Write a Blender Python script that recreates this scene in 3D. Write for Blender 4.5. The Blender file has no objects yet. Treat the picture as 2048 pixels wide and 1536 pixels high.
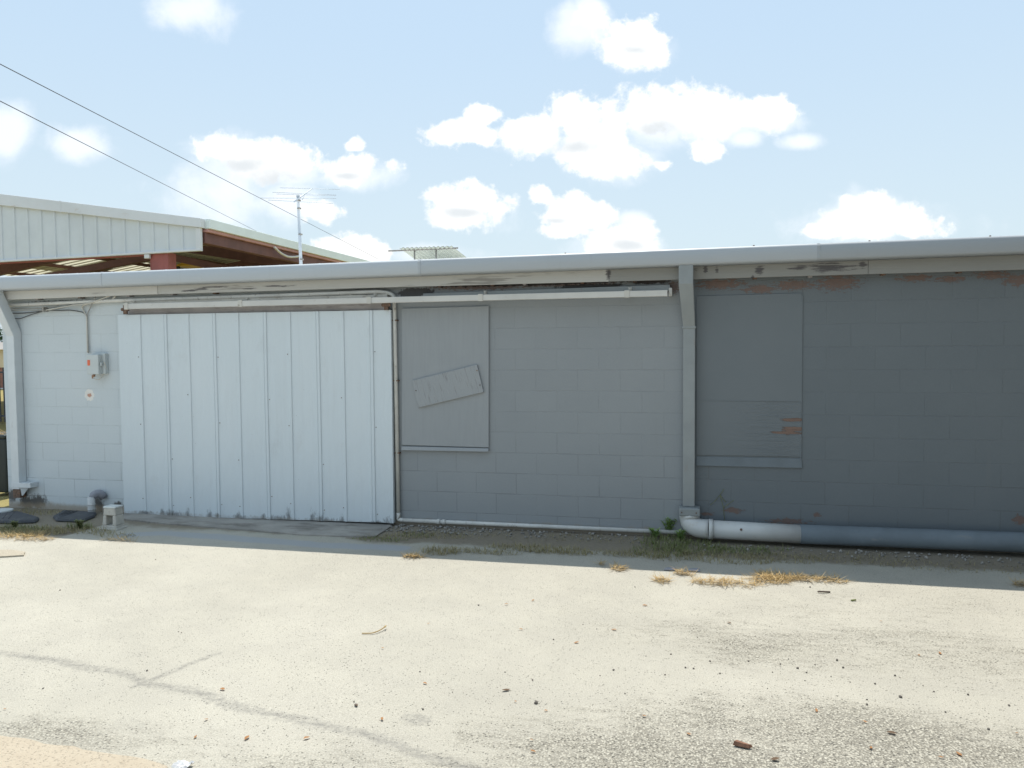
import bpy, math, random
from mathutils import Vector, Matrix, noise
random.seed(7)
S = bpy.context.scene
COL = S.collection
R = math.radians

# ------------------------------------------------------------------ camera
TH, PI_, RO, DIST, EYE, FPX = 0.2217, 0.04774, -0.00796, 7.4533, 1.80, 1569.1
_a = Vector((-math.sin(TH)*math.cos(PI_), math.cos(TH)*math.cos(PI_), -math.sin(PI_)))
_r0 = Vector((math.cos(TH), math.sin(TH), 0))
_u0 = _r0.cross(_a)
_r = _r0*math.cos(RO) + _u0*math.sin(RO)
_u = -_r0*math.sin(RO) + _u0*math.cos(RO)
CAM = Vector((0, -DIST, EYE))
def ray(px, py): return _a + _r*((px-1024)/FPX) - _u*((py-768)/FPX)
def P(px, py, y=0.0):
    "where the photograph's line of sight meets the upright plane at depth y"
    d = ray(px, py); t = (y+DIST)/d.y
    return CAM + d*t
def G(px, py, z=0.0):
    "where it meets the ground"
    d = ray(px, py); t = (z-EYE)/d.z
    return CAM + d*t
cd = bpy.data.cameras.new("camera"); co = bpy.data.objects.new("camera", cd); COL.objects.link(co)
cd.sensor_width = 36; cd.lens = FPX/2048*36; cd.clip_start = .05; cd.clip_end = 3000
M3 = Matrix((_r, _u, -_a)).transposed()
co.matrix_world = Matrix.Translation(CAM) @ M3.to_4x4()
S.camera = co

# ------------------------------------------------------------------ nodes
class NT:
    def __init__(s, nt): s.nt = nt
    def n(s, typ, **kw):
        nd = s.nt.nodes.new(typ)
        for k, v in kw.items(): setattr(nd, k, v)
        return nd
    def set(s, sock, v):
        if isinstance(v, bpy.types.NodeSocket): s.nt.links.new(v, sock)
        elif v is not None: sock.default_value = v
    def math(s, op, a, b=None, c=None, clamp=False):
        nd = s.n('ShaderNodeMath', operation=op, use_clamp=clamp)
        s.set(nd.inputs[0], a)
        if b is not None: s.set(nd.inputs[1], b)
        if c is not None: s.set(nd.inputs[2], c)
        return nd.outputs[0]
    def vmath(s, op, a, b=None):
        nd = s.n('ShaderNodeVectorMath', operation=op)
        s.set(nd.inputs[0], a)
        if b is not None: s.set(nd.inputs[1], b)
        return nd.outputs['Value'] if op in ('DOT_PRODUCT', 'LENGTH') else nd.outputs[0]
    def mix(s, f, a, b):
        nd = s.n('ShaderNodeMix', data_type='RGBA')
        s.set(nd.inputs[0], f); s.set(nd.inputs[6], c4(a)); s.set(nd.inputs[7], c4(b))
        return nd.outputs[2]
    def mul(s, a, b, f=1.0):
        nd = s.n('ShaderNodeMix', data_type='RGBA', blend_type='MULTIPLY')
        s.set(nd.inputs[0], f); s.set(nd.inputs[6], c4(a)); s.set(nd.inputs[7], c4(b))
        return nd.outputs[2]
    def ramp(s, v, a, b, smooth=True):
        nd = s.n('ShaderNodeMapRange', interpolation_type='SMOOTHSTEP' if smooth else 'LINEAR')
        s.set(nd.inputs[0], v); s.set(nd.inputs[1], a); s.set(nd.inputs[2], b)
        nd.inputs[3].default_value = 0; nd.inputs[4].default_value = 1
        return nd.outputs[0]
    def noise(s, vec, scale, detail=4, rough=.55, dist=0):
        nd = s.n('ShaderNodeTexNoise'); s.set(nd.inputs['Vector'], vec)
        nd.inputs['Scale'].default_value = scale; nd.inputs['Detail'].default_value = detail
        nd.inputs['Roughness'].default_value = rough; nd.inputs['Distortion'].default_value = dist
        return nd.outputs[0]
    def vor(s, vec, scale, feature='F1', rnd=1):
        nd = s.n('ShaderNodeTexVoronoi', feature=feature); s.set(nd.inputs['Vector'], vec)
        nd.inputs['Scale'].default_value = scale; nd.inputs['Randomness'].default_value = rnd
        return nd
    def scale(s, vec, sc):
        nd = s.n('ShaderNodeMapping'); s.set(nd.inputs[0], vec); nd.inputs[3].default_value = sc
        return nd.outputs[0]
    def bump(s, h, strength, dist=.01, nrm=None):
        nd = s.n('ShaderNodeBump'); nd.inputs['Strength'].default_value = strength
        nd.inputs['Distance'].default_value = dist; s.set(nd.inputs['Height'], h)
        if nrm is not None: s.set(nd.inputs['Normal'], nrm)
        return nd.outputs[0]
    def pos(s): return s.n('ShaderNodeNewGeometry').outputs['Position']
    def obj(s): return s.n('ShaderNodeTexCoord').outputs['Object']
    def attr(s, name): return s.n('ShaderNodeAttribute', attribute_name=name).outputs['Fac']
    def sep(s, v):
        nd = s.n('ShaderNodeSeparateXYZ'); s.set(nd.inputs[0], v); return nd.outputs
    def comb(s, x, y, z):
        nd = s.n('ShaderNodeCombineXYZ'); s.set(nd.inputs[0], x); s.set(nd.inputs[1], y); s.set(nd.inputs[2], z)
        return nd.outputs[0]
    def blobs(s, px, py, lst):
        "largest of 1 - elliptic distance over a list of (x, y, rx, ry)"
        best = None
        for (cx, cy, rx, ry) in lst:
            a = s.math('MULTIPLY', s.math('SUBTRACT', px, cx), 1/rx)
            b = s.math('MULTIPLY', s.math('SUBTRACT', py, cy), 1/ry)
            d = s.math('SQRT', s.math('ADD', s.math('MULTIPLY', a, a), s.math('MULTIPLY', b, b)))
            f = s.math('SUBTRACT', 1.0, d)
            best = f if best is None else s.math('MAXIMUM', best, f)
        return best
def c4(c):
    if isinstance(c, bpy.types.NodeSocket): return c
    return (c[0], c[1], c[2], 1)
def newmat(name):
    m = bpy.data.materials.new(name); m.use_nodes = True
    t = NT(m.node_tree); b = m.node_tree.nodes['Principled BSDF']
    return m, t, b
def paint(name, base, rough=.5, var=.08, scale=3, grit=.15, gscale=120, dirt=None, dirt_amt=.0, dscale=(6, 6, 6),
          metallic=0, spec=.5, world=False):
    m, t, b = newmat(name)
    v = t.pos() if world else t.obj()
    n1 = t.noise(v, scale, 5, .6)
    lo = tuple(x*(1-var) for x in base); hi = tuple(min(1, x*(1+var)) for x in base)
    c = t.mix(t.ramp(n1, .3, .7), lo, hi)
    if dirt:
        dn = t.noise(t.scale(v, dscale), 1.0, 7, .68)
        c = t.mix(t.math('MULTIPLY', t.ramp(dn, .62-.25*dirt_amt, .78-.15*dirt_amt), .85), c, dirt)
    t.set(b.inputs['Base Color'], c)
    b.inputs['Roughness'].default_value = rough; b.inputs['Metallic'].default_value = metallic
    b.inputs['Specular IOR Level'].default_value = spec
    t.set(b.inputs['Normal'], t.bump(t.noise(v, gscale, 3, .6), grit, .004))
    return m

# ------------------------------------------------------------------ mesh builder
class MB:
    def __init__(s): s.v = []; s.f = []; s.m = []; s.sm = []
    def quad(s, a, b, c, d, m=0, sm=False):
        n = len(s.v); s.v += [tuple(a), tuple(b), tuple(c), tuple(d)]; s.f.append((n, n+1, n+2, n+3)); s.m.append(m); s.sm.append(sm)
    def tri(s, a, b, c, m=0):
        n = len(s.v); s.v += [tuple(a), tuple(b), tuple(c)]; s.f.append((n, n+1, n+2)); s.m.append(m); s.sm.append(False)
    def box(s, x0, x1, y0, y1, z0, z1, m=0):
        s.hexa([(x0,y0,z0),(x1,y0,z0),(x1,y1,z0),(x0,y1,z0)], [(x0,y0,z1),(x1,y0,z1),(x1,y1,z1),(x0,y1,z1)], m)
        return s
    def hexa(s, lo, hi, m=0):
        n = len(s.v); s.v += [tuple(p) for p in lo] + [tuple(p) for p in hi]; k = len(lo)
        s.f.append(tuple(n+i for i in reversed(range(k)))); s.f.append(tuple(n+k+i for i in range(k)))
        for i in range(k):
            j = (i+1) % k; s.f.append((n+i, n+j, n+k+j, n+k+i))
        s.m += [m]*(k+2); s.sm += [False]*(k+2)
        return s
    def sweep(s, sections, m=0, caps=True, closed=True, sm=False):
        n = len(s.v); k = len(sections[0])
        for sec in sections: s.v += [tuple(p) for p in sec]
        for i in range(len(sections)-1):
            for j in range(k if closed else k-1):
                q = (j+1) % k
                s.f.append((n+i*k+j, n+i*k+q, n+(i+1)*k+q, n+(i+1)*k+j)); s.m.append(m); s.sm.append(sm)
        if caps and closed:
            s.f.append(tuple(n+i for i in reversed(range(k)))); e = n+(len(sections)-1)*k
            s.f.append(tuple(e+i for i in range(k))); s.m += [m, m]; s.sm += [False, False]
        return s
    def tube(s, path, r, n=10, m=0, caps=True):
        pts = [Vector(p) for p in path]; secs = []; prev = None
        for i, p in enumerate(pts):
            if i == 0: t = pts[1]-p
            elif i == len(pts)-1: t = p-pts[i-1]
            else: t = (pts[i+1]-p).normalized() + (p-pts[i-1]).normalized()
            t.normalize()
            if prev is None:
                q = Vector((0,0,1)) if abs(t.z) < .9 else Vector((1,0,0))
                x = t.cross(q).normalized()
            else:
                x = (prev - t*prev.dot(t)).normalized()
            prev = x; y = t.cross(x); rr = r[i] if isinstance(r, (list, tuple)) else r
            secs.append([p + x*(rr*math.cos(2*math.pi*k/n)) + y*(rr*math.sin(2*math.pi*k/n)) for k in range(n)])
        return s.sweep(secs, m, caps, True, True)
    def disc(s, c, nrm, r, h, n=20, m=0):
        c = Vector(c); d = Vector(nrm).normalized()
        return s.tube([c, c+d*h], r, n, m)
    def build(s, name, mats, parent=None, bevel=0, loc=None):
        me = bpy.data.meshes.new(name); me.from_pydata(s.v, [], s.f)
        for mt in (mats if isinstance(mats, (list, tuple)) else [mats]): me.materials.append(mt)
        me.polygons.foreach_set('material_index', s.m); me.polygons.foreach_set('use_smooth', s.sm)
        me.update()
        o = bpy.data.objects.new(name, me); COL.objects.link(o)
        if parent is not None:
            o.parent = parent
            if parent.get('base'): o.matrix_parent_inverse = Matrix.Translation(-Vector(parent['base']))
        if bevel:
            b = o.modifiers.new('bevel', 'BEVEL'); b.width = bevel; b.segments = 2; b.limit_method = 'ANGLE'; b.angle_limit = R(40)
        return o
def tag(o, label=None, cat=None, group=None, kind=None):
    if label: o['label'] = label
    if cat: o['category'] = cat
    if group: o['group'] = group
    if kind: o['kind'] = kind
    return o
def thing(name, loc, label, cat, group=None):
    o = bpy.data.objects.new(name, None); COL.objects.link(o); o.location = loc; o.empty_display_size = .2
    o['base'] = tuple(loc)
    return tag(o, label, cat, group)
def arc(a, b, c, n=8):
    "quadratic bend from a to c round b"
    a, b, c = Vector(a), Vector(b), Vector(c)
    return [a*(1-t)**2 + b*2*t*(1-t) + c*t*t for t in [i/n for i in range(n+1)]]
def spline(pts, n=8):
    pts = [Vector(p) for p in pts]; out = []
    for i in range(len(pts)-1):
        p0 = pts[max(0, i-1)]; p1 = pts[i]; p2 = pts[i+1]; p3 = pts[min(len(pts)-1, i+2)]
        for k in range(n):
            t = k/n
            out.append(.5*((2*p1) + (p2-p0)*t + (2*p0-5*p1+4*p2-p3)*t*t + (3*p1-p0-3*p2+p3)*t**3))
    out.append(pts[-1]); return out

# ------------------------------------------------------------------ sky, sun
SUN_EL, SUN_AZ = R(70.5), R(-16)          # azimuth from +Y, negative = to the left
S.view_settings.view_transform = 'Standard'; S.view_settings.look = 'None'
S.view_settings.gamma = 1; S.view_settings.exposure = 0.88
W = bpy.data.worlds.new("World"); S.world = W; W.use_nodes = True
def build_world():
    t = NT(W.node_tree)
    bg = W.node_tree.nodes['Background']
    sky = t.n('ShaderNodeTexSky', sky_type='NISHITA', sun_disc=False)
    sky.sun_elevation = SUN_EL; sky.sun_rotation = SUN_AZ
    sky.air_density = 1.0; sky.dust_density = 2.2; sky.ozone_density = 1.2
    d = t.n('ShaderNodeTexCoord').outputs['Generated']
    # tangent plane fixed to the world, facing the wall side of the sky
    F0 = Vector((-.22, .975, 0)).normalized(); R0 = Vector((F0.y, -F0.x, 0)); U0 = Vector((0, 0, 1))
    fz = t.math('MAXIMUM', t.vmath('DOT_PRODUCT', d, tuple(F0)), .02)
    gx = t.math('DIVIDE', t.vmath('DOT_PRODUCT', d, tuple(R0)), fz)
    gy = t.math('DIVIDE', t.vmath('DOT_PRODUCT', d, tuple(U0)), fz)
    def uv(px, py):
        v = ray(px, py).normalized(); return v.dot(R0)/v.dot(F0), v.dot(U0)/v.dot(F0)
    def conv(lst):
        o = []
        for (x, y, rx, ry) in lst:
            a, b = uv(x, y); o.append((a, b, rx/FPX, ry/FPX))
        return o
    bright = [(1275, 85, 92, 58), (1240, 105, 60, 34), (1192, 30, 40, 34), (905, 264, 58, 36), (950, 272, 52, 26), (968, 228, 46, 26),
              (1080, 268, 100, 58), (1145, 238, 72, 62), (1205, 292, 140, 62), (1250, 312, 90, 48), (1305, 236, 120, 66), (1425, 232, 130, 56), (1525, 222, 92, 40), (1405, 300, 46, 26), (1322, 330, 26, 16),
              (945, 412, 96, 56), (900, 432, 60, 30), (1128, 425, 70, 52), (1190, 432, 62, 36), (1120, 462, 80, 22), (1085, 395, 30, 26), (1250, 498, 112, 62),
              (680, 500, 100, 36), (740, 505, 40, 24), (700, 338, 90, 40), (560, 325, 120, 46), (440, 300, 80, 38), (640, 425, 54, 32), (708, 288, 30, 20), (1745, 448, 120, 40), (1830, 455, 80, 30), (1735, 412, 62, 32), (1640, 462, 60, 20)]
    faint = [(375, 22, 130, 62), (1765, 436, 190, 62), (10, 255, 70, 80), (160, 292, 92, 50), (450, 380, 170, 100), (560, 405, 120, 60),
             (860, 508, 110, 30), (1160, 55, 70, 60), (1270, 440, 40, 22), (1600, 285, 60, 20), (1490, 275, 50, 24), (1180, 12, 40, 26)]
    faint += [(x, y+18, rx*1.02, ry*.92) for (x, y, rx, ry) in bright if rx > 80]
    grey = [(1150, 295, 70, 22), (1320, 265, 60, 34), (930, 425, 60, 16), (1110, 442, 46, 14), (560, 360, 130, 40), (1255, 490, 60, 18), (690, 352, 60, 14), (1270, 100, 50, 18), (480, 330, 80, 26)]
    v = t.comb(gx, gy, 0)
    n1 = t.math('ADD', t.noise(v, 14, 9, .60, .2), t.math('MULTIPLY', t.math('SUBTRACT', t.noise(v, 42, 6, .6), .5), .42)); n2 = t.noise(t.vmath('ADD', v, (3.1, 1.7, 0)), 11, 8, .62); n3b = t.noise(t.vmath('ADD', v, (1.3, 5.7, 0)), 9, 9, .6, .2)
    fb = t.blobs(gx, gy, conv(bright)); ff = t.blobs(gx, gy, conv(faint))
    kb = t.math('ADD', fb, t.math('MULTIPLY', t.math('SUBTRACT', n1, .5), 2.7))
    cb = t.ramp(kb, .04, .50)
    kf = t.math('ADD', ff, t.math('MULTIPLY', t.math('SUBTRACT', n3b, .5), 2.4))
    cf = t.math('MULTIPLY', t.ramp(kf, .0, .9), .85)
    # a few clouds elsewhere in the sky
    n3 = t.noise(t.scale(d, (1, 1, 2.2)), 3.2, 7, .55)
    back = t.math('MULTIPLY', t.ramp(n3, .56, .68), t.ramp(t.vmath('DOT_PRODUCT', d, tuple(F0)), .55, .2))
    gb = t.math('ADD', t.blobs(gx, gy, conv(grey)), t.math('MULTIPLY', t.math('SUBTRACT', n2, .5), 2.0)); shade = t.ramp(gb, .0, .9)
    cw = t.mix(shade, (8.6, 8.6, 8.5), (6.05, 6.4, 6.65))
    hz = t.ramp(t.vmath('DOT_PRODUCT', d, (0, 0, 1)), .5, .0)
    base = t.mix(.78, sky.outputs[0], t.mix(t.ramp(t.vmath('DOT_PRODUCT', d, (0, 0, 1)), .42, .10), (4.55, 5.95, 7.25), (5.35, 6.45, 7.05)))
    c = t.mix(cf, base, (7.6, 8.0, 8.5))
    c = t.mix(t.math('MULTIPLY', back, .9), c, (8.2, 8.5, 9.0))
    c = t.mix(cb, c, cw)
    t.set(bg.inputs[0], c); bg.inputs[1].default_value = 0.075
build_world()
sl = bpy.data.lights.new("sun", 'SUN'); so = bpy.data.objects.new("sun", sl); COL.objects.link(so)
sl.energy = 2.6; sl.angle = R(.53); sl.color = (1, .95, .86)
sd = Vector((math.sin(SUN_AZ)*math.cos(SUN_EL), math.cos(SUN_AZ)*math.cos(SUN_EL), math.sin(SUN_EL)))
so.rotation_euler = sd.to_track_quat('Z', 'Y').to_euler(); so.location = (0, 0, 30)

# ------------------------------------------------------------------ materials
def mat_wall():
    m, t, b = newmat("painted_block")
    p = t.pos(); x, y, z = t.sep(p)
    X0 = P(1650, 980).x; Z0 = -1.448 + 1.80
    br = t.n('ShaderNodeTexBrick'); br.offset = .5; br.offset_frequency = 2
    zz = t.math('SUBTRACT', z, Z0 - .2032*20); xx = t.math('SUBTRACT', x, X0 - .4064*40.5)
    wob = t.math('MULTIPLY', t.math('SUBTRACT', t.noise(p, 2.3, 2), .5), .006)
    t.set(br.inputs['Vector'], t.comb(xx, t.math('ADD', zz, wob), 0))
    br.inputs['Scale'].default_value = 1; br.inputs['Brick Width'].default_value = .4064; br.inputs['Row Height'].default_value = .2032
    br.inputs['Mortar Size'].default_value = .0045; br.inputs['Mortar Smooth'].default_value = .4; br.inputs['Bias'].default_value = 0
    br.inputs['Color1'].default_value = (.985, .985, .985, 1); br.inputs['Color2'].default_value = (1.01, 1.01, 1.01, 1); br.inputs['Mortar'].default_value = (1, 1, 1, 1)
    mort = br.outputs['Fac']
    n = t.noise(p, 1.3, 5, .6)
    pale = t.mix(n, (.58, .64, .67), (.65, .695, .715))
    grey = t.mix(n, (.285, .308, .325), (.335, .355, .368)); shade_grey = t.mix(n, (.155, .180, .197), (.188, .211, .226))
    # pale paint, then past the door a greyer coat deepened with painted-in shade
    edge = t.ramp(x, -3.6, -3.4)
    c = t.mix(edge, pale, grey)
    c = t.mix(t.ramp(x, P(1372, 800).x, P(1379, 800).x), c, shade_grey)     # shade of the right end painted in from the downspout on
    c = t.mul(c, br.outputs['Color'])
    # joints are partly filled with paint
    jn = t.ramp(t.noise(p, 3.1, 4, .6), .35, .62)
    c = t.mix(t.math('MULTIPLY', mort, t.math('MULTIPLY', t.math('MULTIPLY_ADD', jn, .34, .05), t.math('MULTIPLY_ADD', t.ramp(z, 1.1, .3), .65, .24))), c, (.13, .13, .13))
    fine = t.noise(p, 60, 4, .65)
    c = t.mul(c, t.mix(fine, (.93,.93,.93), (1.04,1.04,1.04)))
    # drips / rub marks
    drip = t.ramp(t.noise(t.scale(p, (9, 1, .55)), 1, 5, .6), .62, .75)
    c = t.mix(t.math('MULTIPLY', drip, .10), c, (.25, .24, .22))
    # peeled paint: brick under the eave on the right, chips low down
    def bl(lst, pn=3):
        out = []
        for (px, py, rx, ry) in lst:
            q = P(px, py); sc = FPX/ (q-CAM).dot(_a); out.append((q.x, q.z, rx/sc, ry/sc))
        return out
    peel = t.blobs(x, z, bl([(1440, 568, 70, 17), (1520, 578, 48, 14), (1590, 570, 60, 15), (1675, 566, 62, 22), (1830, 556, 50, 11), (1900, 558, 40, 10),
                             (1985, 550, 50, 14), (2035, 560, 40, 18), (1345, 575, 26, 20), (1120, 567, 200, 9), (960, 574, 160, 9),
                             (1465, 1021, 28, 9), (1415, 1028, 22, 6), (1575, 1043, 60, 9), (1634, 1030, 10, 8), (2040, 1040, 20, 14), (1300, 560, 60, 10)]))
    pk = t.math('ADD', peel, t.math('MULTIPLY', t.math('SUBTRACT', t.noise(t.scale(p, (1, 1, 2.6)), 19, 10, .82), .5), 4.4))
    pm = t.math('MULTIPLY', t.ramp(pk, .38, .50), .78)
    brick = t.mix(t.noise(p, 16, 6, .7), (.12, .09, .075), (.27, .155, .115))
    c = t.mix(pm, c, brick)
    # dark blotches right under the fascia
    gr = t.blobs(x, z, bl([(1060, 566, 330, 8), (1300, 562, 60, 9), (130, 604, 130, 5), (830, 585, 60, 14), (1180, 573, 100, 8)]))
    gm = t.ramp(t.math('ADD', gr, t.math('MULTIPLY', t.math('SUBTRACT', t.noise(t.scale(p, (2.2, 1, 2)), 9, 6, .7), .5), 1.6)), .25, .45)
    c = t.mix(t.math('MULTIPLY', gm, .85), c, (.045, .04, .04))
    # mould and soil at the foot
    wet = t.blobs(x, z, bl([(75, 1003, 34, 20), (55, 1005, 30, 18), (198, 1010, 16, 24), (236, 1012, 18, 12), (25, 990, 16, 22)]))
    wm = t.ramp(t.math('ADD', wet, t.math('MULTIPLY', t.math('SUBTRACT', t.noise(t.scale(p, (1, 1, .6)), 20, 7, .72), .5), 1.9)), .1, .6)
    c = t.mix(t.math('MULTIPLY', wm, .9), c, (.07, .06, .05))
    soil = t.math('ADD', t.ramp(z, .17, .0), t.math('MULTIPLY', t.math('SUBTRACT', t.noise(p, 7, 5, .65), .5), .9))
    c = t.mix(t.math('MULTIPLY', t.ramp(soil, .45, .95), .75), c, (.34, .27, .19))
    # chipped white spot under the meter box
    sp = t.blobs(x, z, bl([(179, 790, 13, 14)]))
    sm_ = t.math('ADD', sp, t.math('MULTIPLY', t.math('SUBTRACT', t.noise(p, 40, 4, .6), .5), .8))
    c = t.mix(t.ramp(sm_, .12, .2), c, (.80, .78, .74)); c = t.mix(t.ramp(sm_, .62, .75), c, (.55, .32, .24))
    t.set(b.inputs['Base Color'], c); b.inputs['Roughness'].default_value = .72; b.inputs['Specular IOR Level'].default_value = .3
    h = t.math('SUBTRACT', t.math('MULTIPLY', t.noise(p, 45, 5, .7), .35), t.math('MULTIPLY', mort, t.math('MULTIPLY_ADD', jn, .7, .3)))
    h = t.math('SUBTRACT', h, t.math('MULTIPLY', pm, .6))
    t.set(b.inputs['Normal'], t.bump(h, .45, .006))
    return m
def mat_door(xs_dark, z0):
    m, t, b = newmat("door_paint")
    p = t.pos(); x, y, z = t.sep(p)
    c = t.mix(t.noise(p, 1.1, 4, .6), (.62, .69, .73), (.69, .745, .775))
    streak = t.ramp(t.noise(t.scale(p, (14, 1, .5)), 1, 5, .6), .5, .8)
    c = t.mix(t.math('MULTIPLY', streak, .12), c, (.42, .44, .45))
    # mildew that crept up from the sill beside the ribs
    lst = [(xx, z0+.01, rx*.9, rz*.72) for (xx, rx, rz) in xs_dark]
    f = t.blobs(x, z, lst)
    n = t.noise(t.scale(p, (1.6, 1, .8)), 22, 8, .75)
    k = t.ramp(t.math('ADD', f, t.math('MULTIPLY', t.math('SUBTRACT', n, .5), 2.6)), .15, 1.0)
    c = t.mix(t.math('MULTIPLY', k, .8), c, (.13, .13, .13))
    low = t.ramp(t.math('ADD', t.ramp(z, z0+.10, z0), t.math('MULTIPLY', t.math('SUBTRACT', t.noise(p, 11, 6, .7), .5), 1.4)), .7, 1.15)
    c = t.mix(t.math('MULTIPLY', low, .5), c, (.33, .30, .25))
    smu = t.ramp(t.noise(t.scale(p, (2.5, 1, 1.2)), 1.6, 7, .7), .56, .74)
    c = t.mix(t.math('MULTIPLY', smu, .16), c, (.40, .40, .38))
    sp = t.ramp(t.vor(p, 9).outputs['Distance'], .035, .02)
    c = t.mix(t.math('MULTIPLY', sp, .55), c, (.22, .2, .19))
    t.set(b.inputs['Base Color'], c); b.inputs['Roughness'].default_value = .5; b.inputs['Specular IOR Level'].default_value = .35
    t.set(b.inputs['Normal'], t.bump(t.noise(t.scale(p, (3, 3, 1)), 2.2, 4, .5), .4, .035))
    return m
def mat_fascia(name, lo, hi, amt):
    m, t, b = newmat(name)
    p = t.pos(); x, y, z = t.sep(p)
    g = t.noise(t.scale(p, (1.6, 1, 55)), 1, 6, .65, .4)
    n = t.noise(t.scale(p, (1.1, 1, 7)), 1, 5, .6)
    c = t.mix(n, lo, hi)
    wear = t.math('ADD', t.math('MULTIPLY', t.ramp(t.noise(t.scale(p, (.55, 1, 3)), 1.0, 4, .6), .45, .7), .55), t.math('SUBTRACT', g, .35))
    c = t.mix(t.math('MULTIPLY', t.ramp(wear, amt, amt+.12), .75), c, (.24, .225, .21))
    def dk(lst):
        out = []
        for (px, py, rx, ry) in lst:
            q = P(px, py, -.11); out.append((q.x, q.z, rx/220, ry/220))
        return out
    f = t.blobs(x, z, dk([(1217, 548, 9, 22), (1660, 535, 80, 14), (1518, 540, 13, 16), (1411, 540, 7, 14), (1434, 540, 6, 10), (1725, 530, 12, 12), (375, 581, 46, 4), (430, 574, 60, 3), (405, 578, 30, 5), (560, 572, 60, 3), (500, 578, 30, 3), (1505, 553, 6, 8), (1390, 540, 10, 4), (1600, 535, 30, 8)]))
    k = t.ramp(t.math('ADD', f, t.math('MULTIPLY', t.math('SUBTRACT', t.noise(t.scale(p, (5, 1, 60)), 1, 7, .75), .5), 3.4)), .35, .7)
    c = t.mix(t.math('MULTIPLY', k, .85), c, (.085, .08, .09))
    t.set(b.inputs['Base Color'], c); b.inputs['Roughness'].default_value = .8
    t.set(b.inputs['Normal'], t.bump(g, .5, .006))
    return m
def mat_gutter(k=1.0):  # k below one darkens the paint to carry shade
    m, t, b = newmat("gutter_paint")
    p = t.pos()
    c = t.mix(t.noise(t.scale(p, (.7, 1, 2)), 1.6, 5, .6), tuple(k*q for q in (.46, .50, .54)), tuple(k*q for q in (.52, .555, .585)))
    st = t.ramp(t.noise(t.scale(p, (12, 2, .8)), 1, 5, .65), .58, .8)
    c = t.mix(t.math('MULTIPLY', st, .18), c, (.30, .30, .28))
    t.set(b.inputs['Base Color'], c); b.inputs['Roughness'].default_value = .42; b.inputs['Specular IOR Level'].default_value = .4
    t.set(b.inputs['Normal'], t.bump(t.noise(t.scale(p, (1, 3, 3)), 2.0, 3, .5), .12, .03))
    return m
def mat_pavement():
    m, t, b = newmat("worn_pavement")
    p = t.pos()
    big = t.noise(p, .55, 5, .6, .3); mid = t.noise(p, 3.2, 6, .65)
    c = t.mix(t.ramp(big, .3, .72), (.425, .402, .345), (.48, .455, .392))
    c = t.mul(c, t.mix(t.ramp(mid, .3, .7), (.955, .955, .955), (1.03, 1.03, 1.02)))
    # exposed aggregate: pale stones in a dark binder where the wear is deep
    wear = t.attr('wear')
    wv = t.math('ADD', wear, t.math('MULTIPLY', t.math('SUBTRACT', t.noise(p, 1.4, 6, .65), .5), 1.1))
    wv = t.math('ADD', wv, t.math('MULTIPLY', t.math('SUBTRACT', t.noise(t.scale(p, (.7, 2.0, 1)), 3.3, 5, .65), .5), .5))
    wm = t.ramp(t.math('ADD', wv, t.math('MULTIPLY', t.math('SUBTRACT', t.noise(t.scale(p, (1.2, 3.5, 1)), 5.5, 6, .7), .5), 1.3)), .35, 1.15)
    v1 = t.vor(p, 85); v2 = t.vor(p, 48)
    st = t.ramp(v1.outputs['Distance'], .78, .34)
    stone = t.n('ShaderNodeSeparateColor'); t.set(stone.inputs[0], v1.outputs['Color'])
    sc = t.mix(stone.outputs[0], (.36, .335, .275), (.60, .57, .48))
    agg = t.mix(st, (.18, .165, .135), sc)
    c = t.mix(t.math('MULTIPLY', wm, .72), c, agg)
    # pits
    pit = t.ramp(t.math('ADD', v2.outputs['Distance'], t.math('MULTIPLY_ADD', t.noise(p, 9, 3), -.26, t.math('MULTIPLY', wm, -.10))), .04, -.02)
    c = t.mix(t.math('MULTIPLY', pit, .7), c, (.10, .095, .085))
    sp = t.noise(p, 150, 3, .7)
    c = t.mul(c, t.mix(t.ramp(sp, .3, .7), (.80, .80, .79), (1.13, 1.13, 1.13)))
    sp2 = t.ramp(t.math('ADD', t.noise(p, 62, 5, .78), t.math('MULTIPLY', wm, .10)), .59, .69)
    c = t.mix(t.math('MULTIPLY', sp2, .55), c, (.16, .15, .13))
    # tar lines and oil marks
    tar = t.math('ADD', t.attr('tar'), t.math('MULTIPLY', t.math('SUBTRACT', t.noise(p, 30, 7, .8), .5), 2.4))
    c = t.mix(t.math('MULTIPLY', t.ramp(tar, .35, 1.25), .62), c, (.15, .145, .14))
    # long creases and scuffs
    sc2 = t.ramp(t.noise(t.scale(p, (6, 26, 1)), 1, 5, .7), .68, .76)
    c = t.mix(t.math('MULTIPLY', sc2, .35), c, (.22, .2, .17))
    # soil washed over the old surface along the wall
    sl_ = t.math('ADD', t.attr('soil'), t.math('MULTIPLY', t.math('SUBTRACT', t.noise(p, 4.5, 6, .65), .5), .9))
    soil = t.mix(t.noise(p, 30, 5, .7), (.15, .125, .095), (.33, .285, .215))
    c = t.mix(t.math('MULTIPLY', t.ramp(sl_, .35, .8), .9), c, soil)
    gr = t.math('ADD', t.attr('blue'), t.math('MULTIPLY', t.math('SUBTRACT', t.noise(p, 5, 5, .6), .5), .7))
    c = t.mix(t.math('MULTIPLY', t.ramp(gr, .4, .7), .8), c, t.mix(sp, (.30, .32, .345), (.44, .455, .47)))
    t.set(b.inputs['Base Color'], c); b.inputs['Roughness'].default_value = .88; b.inputs['Specular IOR Level'].default_value = .25
    h = t.math('ADD', t.math('MULTIPLY', sp, .5), t.math('MULTIPLY', st, t.math('MULTIPLY_ADD', wm, 1.0, .15)))
    h = t.math('SUBTRACT', h, t.math('MULTIPLY', pit, 1.2))
    t.set(b.inputs['Normal'], t.bump(h, .75, .006, t.bump(mid, .10, .03)))
    return m
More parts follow.
